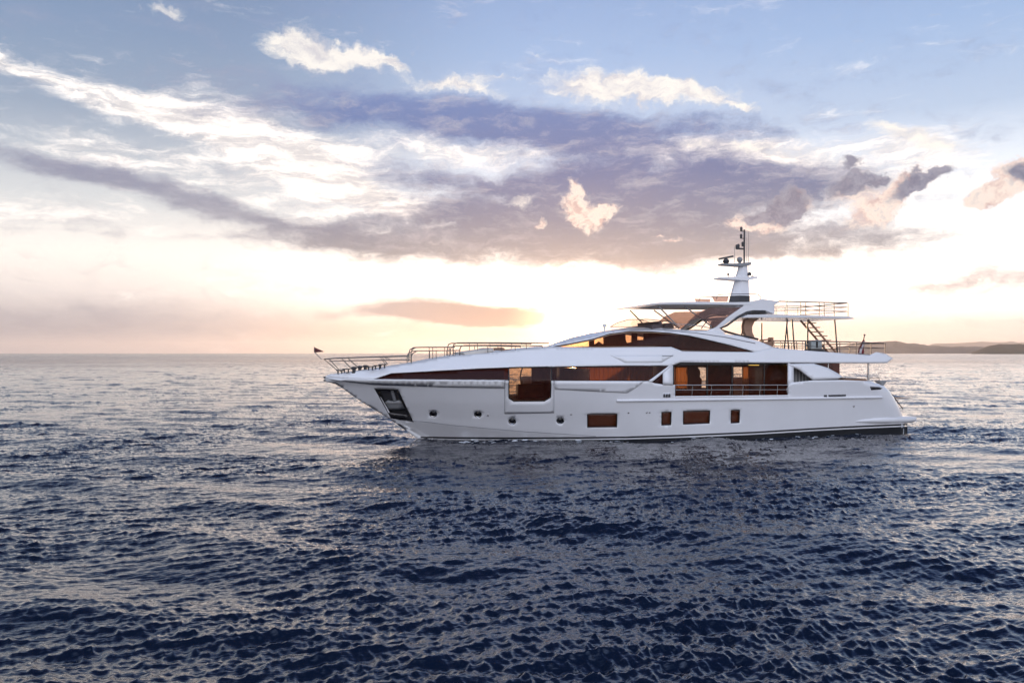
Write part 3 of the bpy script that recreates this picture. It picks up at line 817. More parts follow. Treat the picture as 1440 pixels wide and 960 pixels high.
def curtain(x0, y0, x1, y1, w, folds):
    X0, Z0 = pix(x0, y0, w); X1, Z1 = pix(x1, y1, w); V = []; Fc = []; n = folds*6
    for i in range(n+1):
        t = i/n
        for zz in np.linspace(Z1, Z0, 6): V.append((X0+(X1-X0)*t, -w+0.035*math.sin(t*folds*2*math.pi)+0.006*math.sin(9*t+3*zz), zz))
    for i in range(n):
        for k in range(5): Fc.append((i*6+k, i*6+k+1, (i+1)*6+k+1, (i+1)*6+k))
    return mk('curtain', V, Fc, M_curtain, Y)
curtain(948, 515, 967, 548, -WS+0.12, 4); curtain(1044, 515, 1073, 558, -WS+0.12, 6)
MB().box((*pix(1060, 512.6, 0.4)[:1], -0.4, 3.93), (0.42, 0.5, 0.1)).build('ceiling_lamp', M_lamp, Y, smooth=False, bevel=0.02)
for xx, w0 in ((xa_-0.05, WS), (xb_+0.05, WS)):
    MB().box((xx, 0, (za+zb)/2), (0.06, 2*w0, zb-za-0.02)).build('bulkhead', M_wood, Y, smooth=False)
# forward cabins: bulkheads round the balcony cabin and a lining down the middle elsewhere
xc0, xc1 = float(pixsurf(712, 540, hb)[0]), float(pixsurf(780, 540, hb)[0])
for xx in (xc0, xc1+1.9):
    wv = float(hb(xx, 2.0))-0.12
    MB().box((xx, 0, 2.9), (0.05, 2*wv, 1.75)).build('bulkhead', M_wood, Y, smooth=False)
MB().box(((3.4+xc0)/2, 0, 2.8), (xc0-3.4, 0.05, 1.5)).build('interior_panel', M_wood, Y, smooth=False)
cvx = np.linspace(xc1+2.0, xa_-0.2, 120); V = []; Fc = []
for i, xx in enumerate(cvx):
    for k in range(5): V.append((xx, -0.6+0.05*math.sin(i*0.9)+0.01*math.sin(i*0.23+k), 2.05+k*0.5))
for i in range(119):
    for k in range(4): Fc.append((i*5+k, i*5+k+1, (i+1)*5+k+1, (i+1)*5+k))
mk('curtain', V, Fc, M_curtain, Y)  # centreline curtain added so sunlight glows orange through the side windows
# cabin joinery seen through the balcony window: a low cabinet on the far side
X0, Z0 = pix(735, 545, -2.4); MB().box((X0+0.4, 2.3, 2.42), (1.5, 0.5, 0.8)).build('cabinet', M_wood, Y, smooth=False, bevel=0.02)
X0, Z0 = pix(747, 540, -2.6); MB().box((X0+0.75, 2.55, 3.1), (1.5, 0.05, 2.2)).build('interior_panel', M_wood, Y, smooth=False)

# side deck railing in the cut-out of the bulwark
rl = lambda X, Z: hb(X, Z)-0.06
rg = side_tube('railing', [(949.6, 541.3), (1108.6, 541.3)], rl, 0, 0.028, M_steel)
side_tube('rail', [(949.6, 548), (1108.6, 547.8)], rl, 0, 0.018, M_steel, rg)
for a in (973.7, 1000.6, 1027.3, 1045, 1069, 1093.6):
    b = MB()
    X, Z = pixsurf(a, 541.3, rl); X2, Z2 = pixsurf(a, 558, rl)
    b.tube([(X, -float(rl(X, Z)), Z), (X, -float(rl(X, Z2)), Z2-0.02)], 0.022).mirror(); b.build('stanchion', M_steel, rg)
side_tube('sill', [(949.6, 558), (1030, 557.2), (1108.6, 556.4)], hb, -0.02, 0.05, M_white)
skin('pillar', [(1108.4, 509.6), (1116.2, 513.6), (1116.2, 538.5), (1110.5, 556.4), (1108.4, 556.8)], [], lambda X, Z: hb(X, Z)-0.05, M_white, Y, both=False, thick=0.1, step=4)
lk = MB().prism(poly([(1112, 513), (1119, 513), (1137.5, 527), (1137.5, 541), (1112, 541)], 2.7), 2.7, 2.55).build('side_door', M_grey, Y, smooth=False)
sl = MB()
for k in range(5):
    a = 1114.5+k*4.6; sl.prism(poly([(a, 512+max(0, (a-1118)*0.72)), (a+0.7, 512+max(0, (a-1118)*0.72)), (a+0.7, 541), (a, 541)], 2.715), 2.725, 2.705)
sl.build('slat', M_white2, lk, smooth=False)
skin('bulwark_wing', [(1107.4, 511.8), (1125, 511.2), (1144, 511), (1164, 517), (1178, 524.6), (1184.7, 529.2), (1180, 532), (1144, 533.4), (1136, 528), (1125.6, 519.6)], [], lambda X, Z: hb(X, Z)-0.02, M_white, Y, both=False, thick=0.14, step=4)
for (a, y0, y1, w) in ((1164.5, 509.5, 518.5, 2.7), (1221, 509.5, 536, 2.75)):
    b = MB(); X, Z = pix(a, y0, w); X2, Z2 = pix(a, y1, w)
    b.tube([(X, -w, Z), (X2, -w, Z2-0.1)], 0.045).mirror(); b.build('deck_post', M_steel, Y)

# swim platform with its flanks
sp_ = MB()
pp = []
for a, yy, r in [(1199, 592.6, .02), (1212, 591.8, .10), (1228, 591.2, .15), (1246, 590.8, .18), (1262, 590.4, .20), (1274, 590.2, .20), (1284, 589.6, .17), (1288.5, 588.6, .06)]:
    X, Z = pix(a, yy, 2.95); w = max(float(hb(X, Z)), float(np.interp(a, [1199, 1240, 1289], [2.9, 3.02, 2.62]))); X, Z = pix(a, yy, w)
    pp.append((X, w, Z, r))
rings = []
for X, w, Z, r in pp:
    rings.append([(X, -(w+r*math.cos(q)*0.8-0.02), Z+r*0.95*math.sin(q)) for q in [2*math.pi*k/12 for k in range(12)]])
sp_.loft(rings); sp_.add([(x, -y, z) for x, y, z in sp_.V], [f[::-1] for f in sp_.F])
x0, x1 = pp[4][0], pp[-1][0]; zt = pp[-2][2]
sp_.box(((x0+x1)/2, 0, zt+0.02), (x1-x0, 5.3, 0.26))
sp_.build('swim_platform', M_white, Y)
b = MB(); q = []
for a, yy in [(1238, 541), (1244, 545.5), (1252, 553), (1260, 563.5), (1269, 575.5)]:
    X, Z = pix(a, yy, 2.35); q.append((X+0.03, -2.35, Z+0.03))
b.tube(q, 0.03).mirror(); b.build('stern_rail', M_anth, Y)
skin('stern_fairlead', [(1223.4, 543.2), (1236, 543.8), (1241, 545.4), (1238, 547.4), (1225, 548.2)], [], hb, M_dark, Y, thick=0.03, off=0.015, step=3)
MB().prism(poly([(1232, 535), (1245.6, 535.4), (1239.5, 542.5)], 2.3), 2.45, 2.1).mirror().build('stern_roller', M_grey, Y, smooth=False, bevel=0.015)
b = MB(); b.tube([px3(1222, 536, 2.5), px3(1222.5, 531.6, 2.5), px3(1236, 531, 2.5), px3(1237, 536, 2.5)], 0.022).mirror(); b.build('stern_handrail', M_steel, Y)

# ---------------------------------------------------------------- wheelhouse
_wn = [(763, 489.5), (803, 474.2), (857, 464), (884, 459.8)]
_wx = [pix(a, b, 0.0) for a, b in _wn]
WNZ = np.array([p[1] for p in _wx]+[7.5]); WNX = np.array([p[0] for p in _wx]+[_wx[-1][0]+1.0])
def wh(X, Z):
    X = np.asarray(X, float); Z = np.asarray(Z, float)
    s = np.clip((X-np.interp(Z, WNZ, WNX))/5.2, 0, 1)
    return np.clip((2.78-0.24*(Z-4.8))*(1-(1-s)**2.5), 0, None)
lens_top = [(778, 487.4), (800, 483.6), (833, 477), (857.5, 469.6), (885.6, 466), (913.7, 466.4), (942, 468.2), (970, 472.4), (998, 478.7), (1026, 485.4), (1058, 494)]
lens_bot = [(1020, 494.6), (959.7, 494), (943.7, 488), (876, 488.4), (820, 489.4), (792, 489.4)]
win('wheelhouse_window', lens_top+lens_bot, wh, M_glass, off=-0.03, frame=0.025, step=5)
arch_top = [(768, 487.2), (785, 480.6), (803, 474.4), (830, 468.4), (857.5, 464), (885.6, 460), (923, 460.2), (951, 462.8), (979, 465.4), (1007, 465), (1020, 469.6), (1038.7, 471.9), (1066.9, 479.4), (1086.6, 487.4)]
skin('wheelhouse_brow', arch_top+[(1090, 492), (1062, 495.5)]+lens_top[::-1]+[(770, 488.6)], [], wh, M_white, Y, thick=0.07, dx=0.2, dz=0.1, step=5)
skin('brow_crease', [(885, 462.6), (923, 462.8), (979, 467.6), (1020, 473.4), (1062, 482), (1062, 483.2), (1020, 474.6), (979, 468.6), (923, 463.6), (885, 463.4)], [], wh, M_seam, Y, thick=0.008, off=0.006, step=5)
across([(x, w, z-0.03) for x, w, z in edge_pts(arch_top[2:], wh, 0.03)], 0.06).build('flybridge_deck', M_white2, Y)
V, Fc, _ = sheet([(828, 479), (857, 470.5), (885, 466.5), (940, 467.5), (1000, 476), (1036, 486), (1062, 493.5), (1062, 500), (828, 500)], [[(836, 470), (841, 474), (848, 469.5), (848.5, 484), (842, 480), (836, 484)], [(879.5, 468), (888, 467.5), (887.6, 481), (882, 482), (880, 478)], [(896.3, 467.5), (904.6, 467.5), (904.6, 477.6), (896.5, 478)]],
                 flat(-1.2), dx=0.8, dz=0.5, step=20)
mk('interior_panel', V, Fc, M_wood, Y, smooth=False)
# flybridge wind screen, arch and hardtop
fs = lambda X, Z: np.maximum(wh(X, Z)-0.3, 0.0)
win('flybridge_screen', [(858, 459.5), (868, 454), (883.7, 449.2), (910, 448.9), (940, 451.6), (956, 459), (949, 461.5), (885, 459.6)], fs, M_clear, off=0, frame=0.02, fmat=M_steel, step=4)
W2 = 2.35
MB().prism(poly([(1045, 431), (1025, 445), (1007.5, 460), (990, 466.6), (1003, 468.4), (1021, 468.6), (1012, 461.4), (1020, 456.6), (1037, 444.6), (1050, 438), (1060, 436.2), (1076, 436.4), (1089, 441), (1089, 428.4), (1097, 423.8), (1072.5, 420.4), (1048, 425.6)], W2), W2, W2-0.28).mirror().build('arch', M_white, Y, smooth=False, bevel=0.03)
def tubepx(name, pts, w, r, mat, parent=Y, mirror=True, n=8):
    b = MB().tube([px3(a, c, w) for a, c in pts], r, n)
    if mirror: b.mirror()
    return b.build(name, mat, parent)
tubepx('arch_trim', [(1076, 438), (1060, 438), (1050, 440), (1038, 446), (1022, 457.6), (1013, 461.6), (1020, 466), (1038.7, 471.2), (1056, 474.6), (1066, 477)], W2-0.1, 0.06, M_dark)
MB().prism(poly([(1050, 447.5), (1068.7, 447.5), (1061, 453), (1058, 460), (1058.5, 467), (1062, 475), (1050, 472), (1047, 466), (1046.6, 458), (1048, 452)], 2.1), 2.1, 1.75).mirror().build('arch_pillar', M_brownc, Y, smooth=False, bevel=0.03)
MB().prism(poly([(904, 429.8), (908, 428.2), (921, 425.6), (945, 424.5), (970, 424.1), (1032, 425), (1056, 424.6), (1056, 429), (998, 428.4), (960, 428), (925, 428.2)], 2.3), 2.36, -2.36).build('hardtop', M_white, Y, smooth=False, bevel=0.03)
MB().prism(poly([(930, 428.4), (960, 428.4), (1040, 429), (1040, 429.8), (960, 429.2)], 2.2), 2.2, -2.2).build('hardtop_lining', M_white2, Y, smooth=False)
for p in ([(926, 430.5), (951.5, 457)], [(962.5, 430.5), (1001, 459)]):
    tubepx('hardtop_strut', p, 2.1, 0.04, M_steel)
tubepx('cross_strut', [(996, 449), (986, 462)], 2.05, 0.025, M_anth)
MB().prism(poly([(966, 453.6), (981, 440), (997, 433), (1044, 432), (1008, 459.6), (1000, 457.5), (993, 449.5), (981, 447.5)], 2.22), 2.22, 2.2).mirror().build('side_screen', M_screen, Y, smooth=False)
tubepx('flybridge_rail', [(940, 452.5), (951, 455.6), (970, 456.4), (990, 459), (1004, 463)], 2.2, 0.022, M_steel)
b = MB(); X, Z = pix(850, 459, 0.6); b.lathe((X, -0.6, Z-0.25), [(0.05, 0), (0.05, 0.22), (0.11, 0.24), (0.11, 0.38), (0.02, 0.4)]); b.build('searchlight', M_white2, Y)
# helm console and seats stay fixed to the flybridge
MB().prism(poly([(930, 462), (936, 455), (944, 453.6), (948, 462)], 1.2), 1.3, -0.6).build('helm_console', M_darkc, Y, smooth=False, bevel=0.04)
MB().prism(poly([(1058, 424.8), (1097, 424), (1089.5, 428.6), (1089.5, 441.6), (1079, 441.6), (1076, 436.8), (1058, 434)], 2.0), 2.0, -2.0).build('hardtop_fairing', M_white, Y, smooth=False, bevel=0.03)
# aft fly deck
MB().prism(poly([(1044, 446.6), (1052, 442.4), (1075, 442), (1132, 443.2), (1194, 444.8), (1203, 448), (1140, 446.9), (1050, 446.6)], 2.6), 2.6, -2.6).build('sun_deck', M_white, Y, smooth=False, bevel=0.02)
def round_rail(pts, r, name, parent):
    """one tube from the port side round the after end to the starboard side"""
    q = [Vector(p) for p in pts]; q += [Vector((p[0], -p[1], p[2])) for p in q[::-1]]
    e = []
    for i, p in enumerate(q):
        if 0 < i < len(q)-1 and (q[i-1]-p).normalized().dot((q[i+1]-p).normalized()) > -0.7:
            a = p+(q[i-1]-p).normalized()*0.12; c = p+(q[i+1]-p).normalized()*0.12
            e += [a, a*.35+c*.35+p*.3, c]
        else: e.append(p)
    return MB().tube(e, r*1.2).build(name, M_rail, parent)
fr = round_rail([px3(1095, 423.6, 2.5), px3(1192.5, 426, 2.5)], 0.026, 'railing', Y)
for (x0, y0, x1, y1) in ((1090, 429.4, 1192.5, 431.8), (1090, 434.8, 1192.5, 437.8)):
    round_rail([px3(x0, y0, 2.5), px3(x1, y1, 2.5)], 0.016, 'rail', fr)
for a in (1106.6, 1126, 1133, 1152, 1159, 1173, 1192.5):
    yt = 423.6+(a-1095)/97.5*2.4
    MB().tube([px3(a, yt, 2.5), px3(a, 444.5, 2.5)], 0.02).build('stanchion', M_rail, fr)
    q = px3(a, yt, 2.5), px3(a, 444.5, 2.5)
    MB().tube([(v[0], 2.5, v[2]) for v in q], 0.02).build('stanchion', M_rail, fr)
for p in ([(1107.2, 449), (1102.6, 492)], [(1113.7, 449), (1117.2, 493)], [(1135.7, 449.5), (1135.7, 494.5)], [(1173.7, 449.6), (1177.6, 497.5)]):
    for s in (1, -1):
        b = MB().tube([px3(a, c, 2.45) for a, c in p], 0.045)
        if s < 0: b.V = [(x, -y, z) for x, y, z in b.V]; b.F = [f[::-1] for f in b.F]
        b.build('support_pole', M_anth, Y)
# stair from the upper deck to the sun deck
st = MB()
for w in (1.9, 1.15): st.tube([px3(1136.5, 450, 1.9)[:1]+(-w, px3(1136.5, 450, 1.9)[2]), px3(1176, 496, 1.9)[:1]+(-w, px3(1176, 496, 1.9)[2])], 0.06)
st = st.build('staircase', M_brownc, Y)
for k in range(7):
    t = (k+0.75)/7.6; a = 1136.5+39.5*t; c = 450+46*t
    X, Z = pix(a, c, 1.9); MB().box((X+0.17, -1.525, Z+0.02), (0.34, 0.78, 0.045)).build('tread', M_teak, st, smooth=False)
# railings round the upper deck
def uw(a): return 2.92
ur = round_rail([px3(1088, 479, uw(0)), px3(1140, 479.5, uw(0)), px3(1190, 480.6, uw(0)), px3(1245, 482.7, uw(0))], 0.026, 'railing', Y)
round_rail([px3(1088, 486, uw(0)), px3(1190, 487.6, uw(0)), px3(1245, 489.6, uw(0))], 0.016, 'rail', ur)
for a in (1088.5, 1098, 1120, 1128, 1159, 1181, 1195, 1204, 1225, 1245):
    yt = np.interp(a, [1088, 1140, 1190, 1245], [479, 479.5, 480.6, 482.7])
    for s in (1, -1):
        MB().tube([(v[0], s*v[1], v[2]) for v in (px3(a, yt, uw(0)), px3(a, 499, uw(0)))], 0.02).build('stanchion', M_rail, ur)
X, Z = pix(1093, 494, 2.95); MB().lathe((X, -2.95, Z), [(0.09, 0), (0.09, 0.12), (0.06, 0.2), (0.03, 0.24)]).build('deck_light', M_dark, Y)

# ---------------------------------------------------------------- mast
mb = MB()
def ring(xs, y, wid):
    (xl, xr) = xs; X0, Z = pix(xl, y, 0); X1, _ = pix(xr, y, 0); m = (X0*0.35+X1*0.65)
    return [(X0, -wid*0.25, Z), (X0+(m-X0)*0.55, -wid, Z), (X1, -wid*0.8, Z), (X1, wid*0.8, Z), (X0+(m-X0)*0.55, wid, Z), (X0, wid*0.25, Z)]
mb.loft([ring((1026.5, 1049.6), 424.5, .42), ring((1030, 1049.6), 408, .40), ring((1034, 1049.4), 393, .34), ring((1037.4, 1049), 381, .26), ring((1039, 1048.8), 373, .22)])
mast = mb.build('mast', M_white, Y, smooth=False)
MB().loft([[(x*1.0, y*1.02, z) for x, y, z in ring((1026, 1050), 424.8, .44)], [(x, y*1.02, z) for x, y, z in ring((1028, 1050), 416, .43)]]).build('mast_foot', M_anth, mast, smooth=False)
def plate(name, pts, w0, w1, mat, parent, bev=0.01): return MB().prism(poly(pts, (w0+w1)/2), w0, w1).build(name, mat, parent, smooth=False, bevel=bev)
plate('spreader', [(1008, 390.6), (1034, 389.5), (1049, 390), (1060, 389.6), (1060, 392.2), (1045, 395.6), (1030, 394.2), (1008, 392.4)], .45, -.45, M_white, mast)
plate('radar_platform', [(1012.8, 371), (1030, 371.2), (1052.7, 369.4), (1052.7, 373.2), (1040, 375), (1013, 373)], .3, -.3, M_grey, mast)
X, Z = pix(1021, 371, 0)
rd = MB().lathe((X, 0, Z), [(0.10, 0), (0.17, 0.08), (0.19, 0.16), (0.12, 0.26), (0.05, 0.34)]).build('radar_scanner', M_anth, mast)
MB().box((X, 0, Z+0.36), (0.85, 0.09, 0.10), Matrix.Rotation(R(-25), 3, 'Z') @ Matrix.Rotation(R(-10), 3, 'Y')).build('radar_arm', M_anth, mast, smooth=False, bevel=0.015)
X, Z = pix(1040.2, 371, -0.05); b = MB().lathe((X, 0.05, Z), [(0.09, 0), (0.07, 0.07), (0.09, 0.1)]); b.ball((X, 0.05, Z+0.24), 0.165); b.build('satellite_dome', M_grey, mast)
tubepx('antenna_pole', [(1046.4, 372), (1046.8, 323)], 0, 0.05, M_anth, mast, False)
def lampstick(a, c, foot, arm):
    X, Z = pix(a, c, 0); b = MB().lathe((X, 0, Z-0.14), [(0.05, 0), (0.07, 0.02), (0.07, 0.16), (0.085, 0.17), (0.05, 0.26)])
    if arm: b.tube([(X, 0, Z-0.13), (pix(1046.5, c, 0)[0], 0, Z-0.13)], 0.025)
    b.build('navigation_light', M_anth, mast)
for a, c in ((1042.4, 322), (1042.2, 332), (1038.4, 346), (1044.4, 343), (1036, 347)): lampstick(a, c, 0, True)
X, Z = pix(1024, 390, 0); MB().lathe((X, 0, Z), [(0.02, 0), (0.02, 0.1), (0.06, 0.12), (0.05, 0.24)]).build('navigation_light', M_anth, mast)
X, Z = pix(1058, 390, 0); MB().lathe((X, 0, Z-0.02), [(0.06, 0), (0.08, 0.06), (0.05, 0.12)]).build('navigation_light', M_brownc, mast)
X, Z = pix(1048, 388, 0); MB().lathe((X+.1, -.3, Z), [(0.1, 0), (0.12, 0.1), (0.05, 0.2)]).build('navigation_light', M_anth, mast)
tubepx('whip_antenna', [(1033, 390), (1033, 346)], 0.3, 0.013, M_grey, mast, False)
tubepx('whip_antenna', [(1052.7, 391), (1052.7, 326)], 0.3, 0.013, M_grey, mast, False)
tubepx('whip_antenna', [(1050.2, 371), (1050.2, 334)], 0.1, 0.010, M_grey, mast, False)
tubepx('mast_rail', [(1007, 421), (1009.7, 414.4), (1035, 413.4), (1058, 413), (1066, 414), (1070.6, 418), (1068, 423)], 1.1, 0.02, M_anth)
MB().prism(poly([(1000.5, 416.4), (1024.4, 417.2), (1023, 424), (1005, 424)], 1.1), 1.1, 1.08).mirror().build('mast_screen', M_screen, Y, smooth=False)

# ---------------------------------------------------------------- bow gear and foredeck rails
def ew(a):
    y = float(np.interp(a, [p[0] for p in coam_top], [p[1] for p in coam_top])); X, Z = pixsurf(a, y, hb); return max(0.02, float(hb(X, Z))-0.08)
def railpx(name, pts, r, wf, mat=M_rail, parent=Y, mir=True):
    b = MB().tube([px3(a, c, wf(a)) for a, c in pts], r)
    if mir: b.mirror()
    return b.build(name, mat, parent)
br_ = round_rail([px3(a, c, ew(a)) for a, c in [(576, 500.4), (542.5, 501.4), (500, 502.6), (470, 503.6), (456, 505)]], 0.024, 'bow_rail', Y)
round_rail([px3(a, c, ew(a)) for a, c in [(577, 506), (542, 506.4), (500, 507.2), (480, 507.4), (463, 507.6)]], 0.016, 'rail', br_)
for (a, c, a2, c2) in ((456, 505, 477, 523), (463, 504.6, 480, 523), (480, 503.3, 497, 521), (489, 503, 503, 516), (537, 501.6, 545, 512), (542.5, 501.4, 548, 505)):
    w = ew(a2); b = MB().tube([px3(a, c, ew(a)), px3(a2, c2, w)], 0.02).mirror(); b.build('stanchion', M_rail, br_)
wi = lambda a: 1.35
hr = railpx('foredeck_rail', [(578, 508), (578, 496.5), (579.4, 491.6), (584.7, 488.4), (600, 488), (640, 488)], 0.03, lambda a: ew(a)-0.55)
for a in (608.5, 632): railpx('stanchion', [(a, 488), (a, 505)], 0.018, lambda q: ew(q)-0.55, parent=hr)
hr = railpx('foredeck_rail', [(637.2, 500), (637.2, 487.5), (638.6, 483.6), (643, 481.9), (700, 481.7), (772, 482.4)], 0.03, lambda a: ew(a)-0.55)
for a in (671.5, 704.7, 740): railpx('stanchion', [(a, 482), (a, 496)], 0.018, lambda q: ew(q)-0.55, parent=hr)
hr = railpx('foredeck_rail', [(578.4, 510.6), (578.4, 501), (580.5, 496.6), (586.6, 493.5), (610, 493), (646, 492.6)], 0.028, ew)
for a in (613.4, 640): railpx('stanchion', [(a, 493), (a, 509)], 0.018, ew, parent=hr)
hr = railpx('foredeck_rail', [(646.6, 503), (646.6, 491), (648, 487.4), (653, 485.5), (700, 485.3), (762, 486.4)], 0.028, ew)
for a in (686, 724.5, 762.5): railpx('stanchion', [(a, 485.6), (a, 498)], 0.018, ew, parent=hr)
def lathe_at(name, a, c, w, prof, mat, parent=Y):
    X, Z = pix(a, c, w); return MB().lathe((X, -w, Z), prof).build(name, mat, parent)
for a, w in ((498, .35), (514, .35), (506, -.4)):
    lathe_at('windlass', a, 524.5-(a-498)*0.15, w, [(0.14, 0), (0.14, 0.06), (0.09, 0.1), (0.09, 0.2), (0.15, 0.24), (0.15, 0.3), (0.05, 0.34)], M_anth)
for a, c, w in ((487, 523, .45), (521, 519.4, .9), (531, 518, 1.1), (538, 516.6, 1.2), (478, 524.6, .2)):
    X, Z = pix(a, c, w); b = MB(); b.tube([(X-0.1, -w, Z-0.04), (X-0.1, -w, Z+0.14)], 0.035); b.tube([(X+0.1, -w, Z-0.04), (X+0.1, -w, Z+0.14)], 0.035); b.tube([(X-0.2, -w, Z+0.15), (X+0.2, -w, Z+0.15)], 0.03); b.build('cleat', M_anth, Y)
tubepx('anchor_chain', [(487, 524), (493, 523.4), (500, 522.8)], 0.3, 0.035, M_anth, Y, False)

# ================================================================= loose things aboard
def group_in(o):                                    # place a top-level thing in the yacht's frame without making it a part of her
    o.location = yacht.location; o.rotation_euler = yacht.rotation_euler
    return o
def free(name, label, cat, group=None):
    e = bpy.data.objects.new(name, None); COL.objects.link(e); tag(e, label, cat, group); return e
def settle(root, X, yl, Z):
    """give the thing its own origin at its base: move the Empty there and shift its parts back"""
    c, s = math.cos(PHI), math.sin(PHI)
    root.location = (BOW[0]+c*X-s*yl, BOW[1]+s*X+c*yl, Z); root.rotation_euler = (0, 0, PHI)
    for ch in root.children:
        ch.location = (-X, -yl, -Z)
# bow pennant
pn = free('pennant', 'small dark red triangular pennant on a short staff at the bow', 'flag')
MB().tube([px3(452.5, 505.4, 0), px3(441.8, 494.5, 0), px3(442.0, 487.6, 0)], 0.022).build('staff', M_steel, pn)
M_flag = pbr('dark_red_cloth', (0.10, 0.025, 0.03), 0.8, var=0.3)
V = []; Fc = []
X0, Zt = pix(442, 488, 0); _, Zb = pix(442, 495.8, 0); X1, Zm = pix(455.5, 494.2, 0)
for i in range(9):
    t = i/8
    for k in range(4):
        q = k/3; V.append((X0+(X1-X0)*t, 0.05*math.sin(t*7+q), (Zt+(Zm-Zt)*t)*(1-q)+(Zb+(Zm-Zb)*t)*q))
for i in range(8):
    for k in range(3): Fc.append((i*4+k, i*4+k+1, (i+1)*4+k+1, (i+1)*4+k))
mk('cloth', V, Fc, M_flag, pn, solid=0.006); settle(pn, *[px3(452.5, 505.4, 0)[i] for i in range(3)])
# stern ensign, hanging limp
en = free('ensign', 'dark red and white flag hanging limp on a raked staff above the stern', 'flag')
MB().tube([px3(1210.4, 500, 0), px3(1215.6, 471.5, 0)], 0.032).ball(px3(1215.8, 471, 0), 0.06).build('staff', M_anth, en)
def droop(name, pts, mat, ph):
    rings = []
    for a, c, rx in pts:
        X, Z = pix(a, c, 0); rings.append([(X+rx*math.cos(q)*(1+0.3*math.sin(3*q+ph)), 0.09*math.sin(q)*(1+0.4*math.cos(2*q+ph)), Z+0.03*math.sin(2*q)) for q in [2*math.pi*k/16 for k in range(16)]])
    return MB().loft(rings).build(name, mat, en)
droop('cloth', [(1214.6, 478, .04), (1213.6, 483, .09), (1211.6, 489, .14), (1211.4, 494, .17), (1211.8, 498, .13)], pbr('flag_red', (0.16, 0.02, 0.025), .85, var=.3), 0.3)
droop('cloth_fold', [(1214.2, 480, .03), (1212.4, 486, .06), (1209.8, 492, .08), (1209.2, 497, .06)], pbr('flag_white', (0.55, 0.53, 0.52), .85, var=.1), 1.7)
settle(en, *px3(1210.4, 500, 0))
# foredeck sun pads and seat, life raft, chairs
sp1 = free('sun_pad', 'long pale cushioned sun pad lying on the foredeck behind the bow rails', 'sun pad')
MB().prism(poly([(650, 495.5), (692, 489.6), (693.4, 490), (693.4, 494.6), (654, 500)], 1.5), 1.6, -1.6).build('mattress', M_cush, sp1, smooth=False, bevel=0.05)
MB().prism(poly([(688, 489.6), (693.4, 488.6), (694, 490.4), (689, 491.4)], 1.5), 1.6, -1.6).build('headrest', M_cush, sp1, smooth=False, bevel=0.03)
settle(sp1, *px3(670, 497, 0))
se = free('lounge_seat', 'beige padded seat with sloping backrest on the foredeck near the wheelhouse', 'seat')
MB().prism(poly([(710, 492.5), (719.4, 490.8), (720, 497.5), (708, 498)], 1.2), 1.2, -1.2).build('seat', M_brownc, se, smooth=False, bevel=0.04)
MB().prism(poly([(706.6, 488.2), (708.4, 488.6), (712, 493), (711, 496.5), (707, 496.5)], 1.2), 1.2, -1.2).build('backrest', M_brownc, se, smooth=False, bevel=0.03)
settle(se, *px3(713, 498, 0))
lr = free('life_raft', 'pale grey life raft box on a dark cradle beside the upper deck stair', 'life raft')
MB().prism(poly([(1139.4, 478.4), (1154.8, 477.8), (1155.2, 490.6), (1139.4, 491)], 2.4), 2.5, 1.8).build('case', pbr('raft_case', (0.42, 0.47, 0.46), 0.45, var=.08), lr, smooth=False, bevel=0.06)
MB().prism(poly([(1147.6, 480.5), (1149.8, 480.5), (1150.2, 488.5), (1147.2, 488.5)], 2.5), 2.52, 2.49).build('strap', M_dark, lr, smooth=False)
MB().prism(poly([(1139, 490.8), (1156, 490.6), (1165, 495.5), (1139, 495.5)], 2.4), 2.45, 1.85).build('cradle', M_anth, lr, smooth=False)
settle(lr, *px3(1147, 495.5, 2.1))
ch = free('deck_chair', 'tan armchair on the upper deck just aft of the arch', 'chair')
MB().prism(poly([(1072, 480.5), (1086.4, 480), (1086.4, 488), (1072, 488)], 1.6), 1.7, 1.3).build('seat', M_brownc, ch, smooth=False, bevel=0.04)
MB().prism(poly([(1083.4, 474.4), (1086.8, 474.2), (1086.8, 486), (1083, 486)], 1.6), 1.7, 1.3).build('backrest', M_brownc, ch, smooth=False, bevel=0.03)
for w0 in (1.7, 1.38): MB().prism(poly([(1072, 477.2), (1084, 476.4), (1084, 478), (1073, 479), (1073, 488), (1072, 488)], 1.6), w0, w0-0.1).build('armrest', M_brownc, ch, smooth=False, bevel=0.02)
settle(ch, *px3(1079, 489, 1.3))
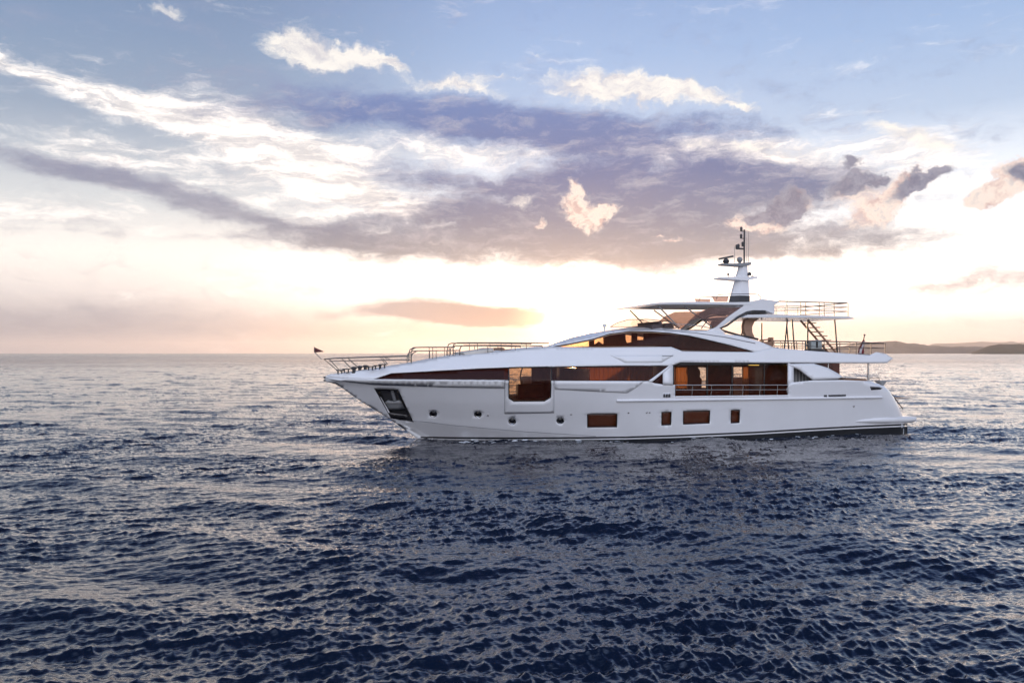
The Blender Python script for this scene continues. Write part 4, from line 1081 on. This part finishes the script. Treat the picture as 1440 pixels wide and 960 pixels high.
so = free('aft_sofa', 'low tan sofa on the aft main deck behind the bulwark wing', 'sofa')
MB().prism(poly([(1186, 531.6), (1218, 532.6), (1218, 542), (1186, 542)], 1.6), 1.7, -1.7).build('seat', M_brownc, so, smooth=False, bevel=0.05)
MB().prism(poly([(1186, 528.6), (1218.6, 531), (1219, 536), (1186, 534)], 1.2), -1.5, -1.7).build('backrest', M_brownc, so, smooth=False, bevel=0.05)
settle(so, *px3(1202, 545, 0))
fsf = free('flybridge_sofa', 'dark upholstered sofa on the flybridge under the front of the hardtop', 'sofa')
MB().prism(poly([(915, 456.6), (929, 456), (930, 463), (914, 463)], 1.4), 1.6, -1.6).build('seat', M_darkc, fsf, smooth=False, bevel=0.05)
MB().prism(poly([(924.6, 451.6), (928.8, 451.6), (930.4, 460), (926, 460)], 1.4), 1.6, -1.6).build('backrest', M_darkc, fsf, smooth=False, bevel=0.05)
settle(fsf, *px3(922, 463, 0))

# thin broken foam where the water laps the hull and trails off the stern
def flecks():
    r = random.Random(5); V = []; Fc = []
    c, s = math.cos(PHI), math.sin(PHI)
    spots = []
    for k in range(70):
        X = r.uniform(7.0, 15.0) if k < 46 else r.uniform(15.0, 31.0)
        spots.append((X, float(hb(X, 0.0))+abs(r.gauss(0.25, 0.3)), r.uniform(0.05, 0.22)))
    for k in range(40): spots.append((33.8+abs(r.gauss(0, 3.5)), r.uniform(-3.0, 3.2), r.uniform(0.06, 0.2)))
    for X, w, L in spots:
        n0 = len(V); n = 9
        for i in range(n):
            q = 2*math.pi*i/n; rr = r.uniform(0.55, 1.0)
            lx = X+L*rr*math.cos(q); ly = -w+L*0.45*rr*math.sin(q)
            x = BOW[0]+c*lx-s*ly; y = BOW[1]+s*lx+c*ly
            V.append((x, y, sea_height(x, y)+0.012))
        Fc.append(tuple(range(n0, n0+n)))
    o = mk('foam', V, Fc, pbr('sea_foam', (0.62, 0.66, 0.70), 0.7), None)
    o['kind'] = 'stuff'; o['label'] = 'broken flecks of foam along the waterline and behind the stern'
flecks()
